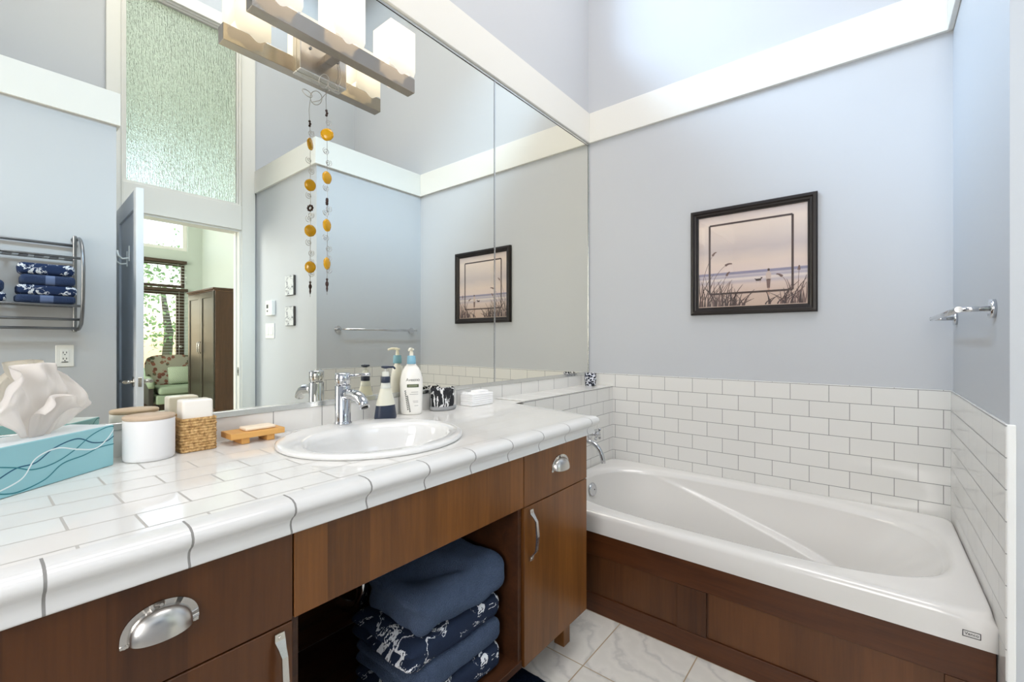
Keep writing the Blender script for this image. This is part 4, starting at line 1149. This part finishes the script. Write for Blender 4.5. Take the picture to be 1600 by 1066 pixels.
# ================================================================ towel bar over the tub
tr = thing('towel_bar', 'chrome towel bar on the tub alcove side wall', 'towel bar', (2.12, YR, 1.244))
zb = 1.244
for x in (1.777, 2.462):
    b = newbm(); tube(b, [(x, YR, zb), (x, YR + .012, zb)], .026, 28); tube(b, [(x, YR + .012, zb), (x, YR + .079, zb)], .0075, 14); obj('post', b, M['chrome'], tr)
b = newbm(); tube(b, [(1.769, YR + .072, zb), (2.470, YR + .072, zb)], .0085, 16); obj('rail', b, M['chrome'], tr)

# ================================================================ heated towel rack on the wall facing the mirror
XR, XLh = .398, -.32
hr = thing('towel_rack', 'grey metal heated towel rack with shelves on the wall facing the mirror', 'towel rack', (.04, YH, 1.20))
for x in (XR, XLh):
    b = newbm(); box(b, x - .008, x + .008, YH + .012, YH + .034, 1.205, 1.745, .003, 1)
    for z in (1.225, 1.725): tube(b, [(x, YH, z), (x, YH + .013, z)], .014, 14)
    obj('upright', b, M['steel'], hr)
    b = newbm(); xo = x + (.012 if x > 0 else -.012)
    tube(b, [(xo, YH + .03, 1.728)] + bez((xo, YH + .07, 1.725), (xo, YH + .165, 1.70), (xo, YH + .190, 1.60), 8) + bez((xo, YH + .205, 1.55), (xo, YH + .205, 1.36), (xo, YH + .165, 1.29), 8) + bez((xo, YH + .14, 1.25), (xo, YH + .08, 1.222), (xo, YH + .03, 1.22), 6), .0085, 12)
    obj('curved_rail', b, M['steel'], hr)
for y, z, r in ((YH + .023, 1.688, .008), (YH + .150, 1.604, .007), (YH + .155, 1.345, .007), (YH + .14, 1.272, .007), (YH + .075, 1.224, .007)):
    b = newbm(); tube(b, [(XLh, y, z), (XR + .010, y, z)], r, 12); obj('cross_bar', b, M['steel'], hr)
for z, wdt, pitch in ((1.606, .032, .056), (1.347, .010, .06)):
    b = newbm(); box(b, XLh, XR, YH + .022, YH + .030, z - .006, z + .004)
    n = int((XR - XLh) / pitch)
    for k in range(n):
        x = XR - .03 - k * pitch; box(b, x - wdt / 2, x + wdt / 2, YH + .03, YH + .146, z - .004, z + .002, .001, 1)
    obj('shelf', b, M['steel'], hr)
TR = 'hand towels on the heated rack'
def rack_towel(x0, x1, z0, z1, m, lb, seed, band=None):
    b = newbm(); towel_mesh(b, x0, x1, YH + .036, YH + .158, z0, z1, seed, .004, layers=0)
    for v in b.verts: v.co.z = min(max(v.co.z, z0 + .0003), z1 - .0003)
    mats = [M[m]]
    if band:
        mats.append(M['band'])
        for f in b.faces:
            c = f.calc_center_median()
            if band[0] < c.x < band[1]: f.material_index = 1
    o = obj('hand_towel', b, mats, loc=((x0 + x1) / 2, YH + .095, z0)); tag(o, lb, 'towel', TR)
rack_towel(.168, .388, 1.3525, 1.395, 'terry_rack', 'plain blue hand towel at the bottom of the right stack on the rack', 21, (.252, .298))
rack_towel(.172, .392, 1.396, 1.446, 'marbled_far', 'marbled blue hand towel second from the bottom on the heated rack', 22)
rack_towel(.184, .386, 1.447, 1.499, 'terry_rack', 'plain blue hand towel third up, between the two marbled ones on the rack', 23, (.268, .312))
rack_towel(.176, .384, 1.500, 1.560, 'marbled_far', 'marbled blue hand towel topmost of the right stack on the rack', 24)
rack_towel(-.09, .138, 1.3525, 1.40, 'marbled_far', 'marbled hand towel of the rack stack cut off by the photo edge', 25)
rack_towel(-.09, .132, 1.401, 1.462, 'terry_rack', 'plain blue hand towel topping the rack stack cut by the photo edge', 26)

# electrical outlet below it
ot = thing('outlet', 'white double socket outlet on the wall below the heated towel rack', 'outlet', (.360, YH, 1.012))
b = newbm(); box(b, .3235, .3965, YH, YH + .006, 1.012, 1.132, .002, 1); obj('plate', b, M['white_plastic'], ot)
b = newbm(); box(b, .3435, .3765, YH + .006, YH + .008, 1.038, 1.106, .001, 1); obj('socket_block', b, M['white_plastic'], ot)
b = newbm()
for z in (1.090, 1.056):
    for dx in (-.0065, .0065): box(b, .36 + dx - .0014, .36 + dx + .0014, YH + .008, YH + .0085, z - .004, z + .006)
    box(b, .3575, .3625, YH + .008, YH + .0085, z - .013, z - .008)
box(b, .347, .373, YH + .008, YH + .0084, 1.036, 1.040)
obj('slot', b, M['dark_hole'], ot)

# plaques, thermostat and switch on the short wall by the door (x = XS, facing -x)
plq = marbled('plaque_print', lin(222, 224, 224), lin(84, 84, 92), 22.0, .035, fuzz=False, rough=.5)
for z0, z1, y0, y1, lb in ((1.510, 1.664, -2.16, -2.02, 'upper of two small grey printed plaques on the wall by the door'), (1.274, 1.424, -2.16, -2.02, 'lower of two small grey printed plaques, level with the light switch')):
    p = thing('wall_plaque', lb, 'plaque', (XS, (y0 + y1) / 2, z0), 'plaques by the door')
    b = newbm(); box(b, XS - .018, XS, y0, y1, z0, z1, .002, 1); obj('block', b, simple('plaque_edge', lin(70, 66, 64), .5), p)
    b = newbm(); box(b, XS - .0195, XS - .0182, y0 + .002, y1 - .002, z0 + .002, z1 - .002); obj('face', b, plq, p)
th = thing('thermostat', 'white wall control box with a dark button above the light switch', 'thermostat', (XS, -2.43, 1.365))
b = newbm(); box(b, XS - .030, XS, -2.495, -2.375, 1.366, 1.488, .004, 2); obj('case', b, M['white_plastic'], th)
b = newbm(); box(b, XS - .032, XS - .0301, -2.468, -2.44, 1.425, 1.455); box(b, XS - .032, XS - .0301, -2.462, -2.446, 1.395, 1.408); obj('button', b, M['dark_hole'], th)
ls = thing('light_switch', 'white double rocker light switch on the wall beside the door casing', 'light switch', (XS, -2.465, 1.175))
b = newbm(); box(b, XS - .007, XS, -2.55, -2.385, 1.176, 1.302, .002, 1); obj('plate', b, M['white_plastic'], ls)
for y in (-2.508, -2.427):
    b = newbm(); box(b, XS - .011, XS - .007, y - .026, y + .026, 1.205, 1.273, .001, 1); obj('rocker', b, M['white_plastic'], ls)

# ================================================================ bedroom beyond the door
ax0, ax1, ay0, ay1 = 2.17, 2.605, -6.70, -5.60
am_ = thing('armoire', 'tall dark brown two-door armoire seen through the doorway', 'armoire', ((ax0 + ax1) / 2, (ay0 + ay1) / 2, 0))
b = newbm(); box(b, ax0 + .022, ax1, ay0, ay1, .09, 1.87, .002, 1); box(b, ax0 + .04, ax1, ay0 + .02, ay1 - .015, 0, .09); obj('body', b, M['armoire'], am_)
b = newbm(); box(b, ax0 - .012, ax1, ay0 - .015, ay1 + .015, 1.871, 1.895, .003, 1); box(b, ax0 + .006, ax1, ay0 - .005, ay1 + .005, 1.85, 1.8705, .002, 1); obj('cornice', b, M['armoire'], am_)
b = newbm(); box(b, ax0 + .01, ax0 + .03, ay0, ay1, .0, .22, .002, 1); obj('plinth', b, M['armoire'], am_)
ym = (ay0 + ay1) / 2
glossy_brown = simple('armoire_gloss', lin(58, 52, 42), .3)
for y0, y1, s in ((ay0 + .004, ym - .002, 1), (ym + .002, ay1 - .004, -1)):
    b = newbm(); st = .075; z0, z1 = .225, 1.845
    box(b, ax0, ax0 + .021, y0, y0 + st, z0, z1, .002, 1); box(b, ax0, ax0 + .021, y1 - st, y1, z0, z1, .002, 1); box(b, ax0, ax0 + .021, y0 + st, y1 - st, z0, z0 + .09, .002, 1); box(b, ax0, ax0 + .021, y0 + st, y1 - st, z1 - .08, z1, .002, 1)
    box(b, ax0 + .010, ax0 + .020, y0 + st - .003, y1 - st + .003, z0 + .08, z1 - .07)
    d = obj('door_panel', b, glossy_brown, am_)
    yh = y1 - .035 if s == 1 else y0 + .035
    b = newbm(); tube(b, [(ax0, yh, .98)] + bez((ax0 - .02, yh, .985), (ax0 - .035, yh, 1.06), (ax0 - .02, yh, 1.135), 8) + [(ax0, yh, 1.14)], .007, 10); obj('pull_handle', b, M['nickel'], d)

# armchair
fl = bpy.data.materials.new('floral_fabric'); fl.use_nodes = True; nt_ = fl.node_tree; bb_ = nt_.nodes['Principled BSDF']; bb_.inputs['Roughness'].default_value = .9
v_ = coords(nt_); vr = nt_.nodes.new('ShaderNodeTexVoronoi'); vr.inputs['Scale'].default_value = 15; nt_.links.new(v_, vr.inputs['Vector'])
blot = math_node(nt_, 'LESS_THAN', math_node(nt_, 'ADD', vr.outputs['Distance'], math_node(nt_, 'MULTIPLY', noise_tex(nt_, v_, 30, 3), .5)), .68)
hue = ramp(nt_, noise_tex(nt_, v_, 6, 1), [(.40, lin(136, 92, 80)), (.5, lin(160, 112, 94)), (.58, lin(104, 112, 90)), (.7, lin(100, 88, 82))])
nt_.links.new(mixrgb(nt_, blot, lin(176, 174, 158), hue), bb_.inputs['Base Color'])
gfab = paint('fabric_sage', lin(150, 166, 140), .9, .1); dk = simple('chair_dark', lin(52, 48, 44), .5)
AXc, AYc, AR = 2.13, -7.16, R(3)
MA = Matrix.Translation((AXc, AYc, 0)) @ Matrix.Rotation(AR, 4, 'Z')     # chair faces local +y
ac = thing('armchair', 'floral wingback armchair in front of the bedroom window', 'armchair', (AXc, AYc, 0))
def xf(bm): bmesh.ops.transform(bm, matrix=MA, verts=bm.verts[:]); return bm
b = newbm(); box(b, -.30, .30, -.26, .34, .20, .34, .03, 3); obj('seat_base', xf(b), gfab, ac, smooth_angle=50)
b = newbm(); box(b, -.27, .27, -.20, .36, .345, .46, .045, 4); obj('seat_cushion', xf(b), gfab, ac, smooth_angle=60)
b = newbm()
def bk(u, v):
    a = 2 * u - 1; z = .36 + .57 * v; w = .30 + .05 * math.sin(v * 2.2); w *= (1 - .06 * max(0, v - .85) / .15)
    return Vector((w * a, -.24 - .12 * v + .10 * abs(a) ** 3, z - .05 * abs(a) ** 4 * v))
grid(b, bk, 26, 20); bmesh.ops.solidify(b, geom=b.faces[:], thickness=.09); obj('backrest', xf(b), fl, ac, smooth_angle=60)
for s in (-1, 1):
    b = newbm()
    tube(b, [(s * .36, -.24, .52), (s * .37, .0, .56), (s * .37, .20, .57), (s * .365, .32, .53), (s * .36, .36, .46)], [.05, .055, .055, .05, .035], 16); obj('arm_pad', xf(b), gfab, ac)
    b = newbm(); box(b, s * .36 - .03, s * .36 + .03, -.24, .34, .20, .52, .01, 2); obj('arm_side', xf(b), dk, ac)
    for y in (-.22, .30):
        b = newbm(); tube(b, [(s * .28, y, .20), (s * .29, y + (.03 if y > 0 else -.04), .0)], [.025, .016], 10); obj('leg', xf(b), dk, ac)
b = newbm()
def cu_(u, v):
    a, c = 2 * u - 1, 2 * v - 1; th_ = .075 * (1 - abs(a) ** 2.5) ** .5 * (1 - abs(c) ** 2.5) ** .5
    return a, c, th_
for sg in (1, -1):
    grid(b, lambda u, v: Vector((.10 + .17 * cu_(u, v)[0], -.14 - .05 * cu_(u, v)[1] + sg * cu_(u, v)[2], .60 + .14 * cu_(u, v)[1])), 18, 18)
bmesh.ops.remove_doubles(b, verts=b.verts[:], dist=.0005)
for v in b.verts: v.co.z = max(v.co.z, .463)
for v in b.verts: v.co = MA @ v.co
striped = simple('cushion_fabric', lin(170, 184, 158), .9)
_, nt_, bb_ = None, striped.node_tree, striped.node_tree.nodes['Principled BSDF']
w_ = nt_.nodes.new('ShaderNodeTexWave'); w_.inputs['Scale'].default_value = 18; w_.inputs['Distortion'].default_value = 1.5; nt_.links.new(coords(nt_, rot=(0, R(40), 0)), w_.inputs['Vector'])
nt_.links.new(ramp(nt_, w_.outputs['Fac'], [(.1, lin(104, 118, 96)), (.3, lin(186, 198, 172))]), bb_.inputs['Base Color'])
o = obj('cushion', b, striped, loc=tuple(MA @ Vector((.07, -.14, .463)))); tag(o, 'pale green patterned cushion propped on the floral armchair', 'cushion')

# glazed brown door to the garden with its blind
dd = bpy.data.objects.new('door_2', None); COL.objects.link(dd); dd['kind'] = 'structure'; ORG[dd.name] = Vector((0, 0, 0))
b = newbm(); y0, y1 = YF - .10, YF - .055
for x0, x1, z0, z1 in ((1.465, 1.565, .01, 2.04), (2.262, 2.372, .01, 2.04), (1.565, 2.262, .01, .22), (1.565, 2.262, 1.93, 2.04)): box(b, x0, x1, y0, y1, z0, z1, .003, 1)
struct('leaf', b, M['brown'], dd)
b = newbm(); box(b, 1.565, 2.262, YF - .081, YF - .075, .22, 1.93); struct('pane', b, M['pane'], dd)
b = newbm(); tube(b, [(2.315, YF - .055, 1.06), (2.315, YF - .01, 1.06), (2.315, YF - .005, 1.06)], [.02, .022, .012], 14); struct('door_knob', b, M['nickel'], dd)
def thin_leaf(name, col, colnode=None, w=.5):
    m = bpy.data.materials.new(name); m.use_nodes = True; nt = m.node_tree
    for n in list(nt.nodes): nt.nodes.remove(n)
    out = nt.nodes.new('ShaderNodeOutputMaterial'); mx = nt.nodes.new('ShaderNodeMixShader'); mx.inputs[0].default_value = w
    d = nt.nodes.new('ShaderNodeBsdfDiffuse'); tl = nt.nodes.new('ShaderNodeBsdfTranslucent')
    for s_ in (d, tl):
        s_.inputs[0].default_value = col
        if colnode: nt.links.new(colnode(nt), s_.inputs[0])
    nt.links.new(d.outputs[0], mx.inputs[1]); nt.links.new(tl.outputs[0], mx.inputs[2]); nt.links.new(mx.outputs[0], out.inputs[0])
    return m
slatm = thin_leaf('blind_slat', lin(240, 242, 238))
def blind(x0, x1, z0, z1, pitch, label, head):
    r_ = thing('venetian_blind', label, 'blind', ((x0 + x1) / 2, YF + .03, z1), 'venetian blinds in the bedroom')
    b = newbm(); box(b, x0, x1, YF + .004, YF + .055, z1 - .05, z1, .002, 1); obj('headrail', b, head, r_)
    b = newbm(); n = int((z1 - .06 - z0) / pitch)
    for k in range(n):
        z = z1 - .07 - k * pitch
        vs = [b.verts.new(p) for p in ((x0, YF + .010, z - .0015), (x1, YF + .010, z - .0015), (x1, YF + .05, z + .0015), (x0, YF + .05, z + .0015))]; b.faces.new(vs)
    bmesh.ops.solidify(b, geom=b.faces[:], thickness=.0012)
    for x in (x0 + .12, x1 - .12): tube(b, [(x, YF + .03, z0), (x, YF + .03, z1 - .05)], .002, 6)
    obj('slats', b, slatm, r_)
blind(1.45, 2.385, 2.06, 2.495, .05, 'short venetian blind over the glass above the garden door', M['brown'])
blind(1.45, 2.40, .35, 2.03, .05, 'long venetian blind hanging over the brown garden door', M['brown'])

# garden seen through the glass
leafm = thin_leaf('foliage', lin(150, 190, 120), lambda nt: ramp(nt, noise_tex(nt, coords(nt), 2.2, 3), [(.35, lin(122, 160, 100)), (.55, lin(172, 204, 140)), (.7, lin(210, 230, 180))]), .6)
bark = simple('bark', lin(130, 116, 98), .9)
b = newbm(); box(b, -8, 14, -26, YF - .15, -.45, -.15); struct('ground', b, paint('lawn', lin(126, 150, 96), .95, .3))
GT = 'garden trees outside the bedroom'
random.seed(5)
for i, (x, y, h, r_, lb) in enumerate(((3.0, -11.6, 3.0, 1.1, 'leafy green garden tree nearest the glass of the bedroom door'), (4.9, -13.0, 4.6, 1.5, 'tall leafy garden tree seen through the upper bedroom window'), (2.1, -14.0, 3.6, 1.4, 'leafy green garden tree at the left behind the bedroom blinds'))):
    tr_ = thing('garden_tree', lb, 'tree', (x, y, -.15), GT)
    b = newbm(); tube(b, [(x, y, -.15), (x + .1, y, h * .45), (x - .05, y + .1, h * .8)], [.12, .09, .04], 10); obj('trunk', b, bark, tr_)
    b = newbm()
    for k in range(1100):
        d = Vector((random.gauss(0, 1), random.gauss(0, 1), random.gauss(0, 1))).normalized() * r_ * random.uniform(.35, 1.0) ** .5
        c = Vector((x, y, h * .72)) + Vector((d.x, d.y, d.z * 1.25)); s = random.uniform(.05, .11)
        q = Matrix.Rotation(random.uniform(0, 6.28), 3, Vector((random.gauss(0, 1), random.gauss(0, 1), random.gauss(0, 1))).normalized())
        vs = [b.verts.new(c + q @ Vector(p) * s) for p in ((-.5, 0, 0), (0, -.45, .08), (.9, 0, 0), (0, .45, .08))]
        b.faces.new(vs)
    obj('crown', b, leafm, tr_, recalc=False)
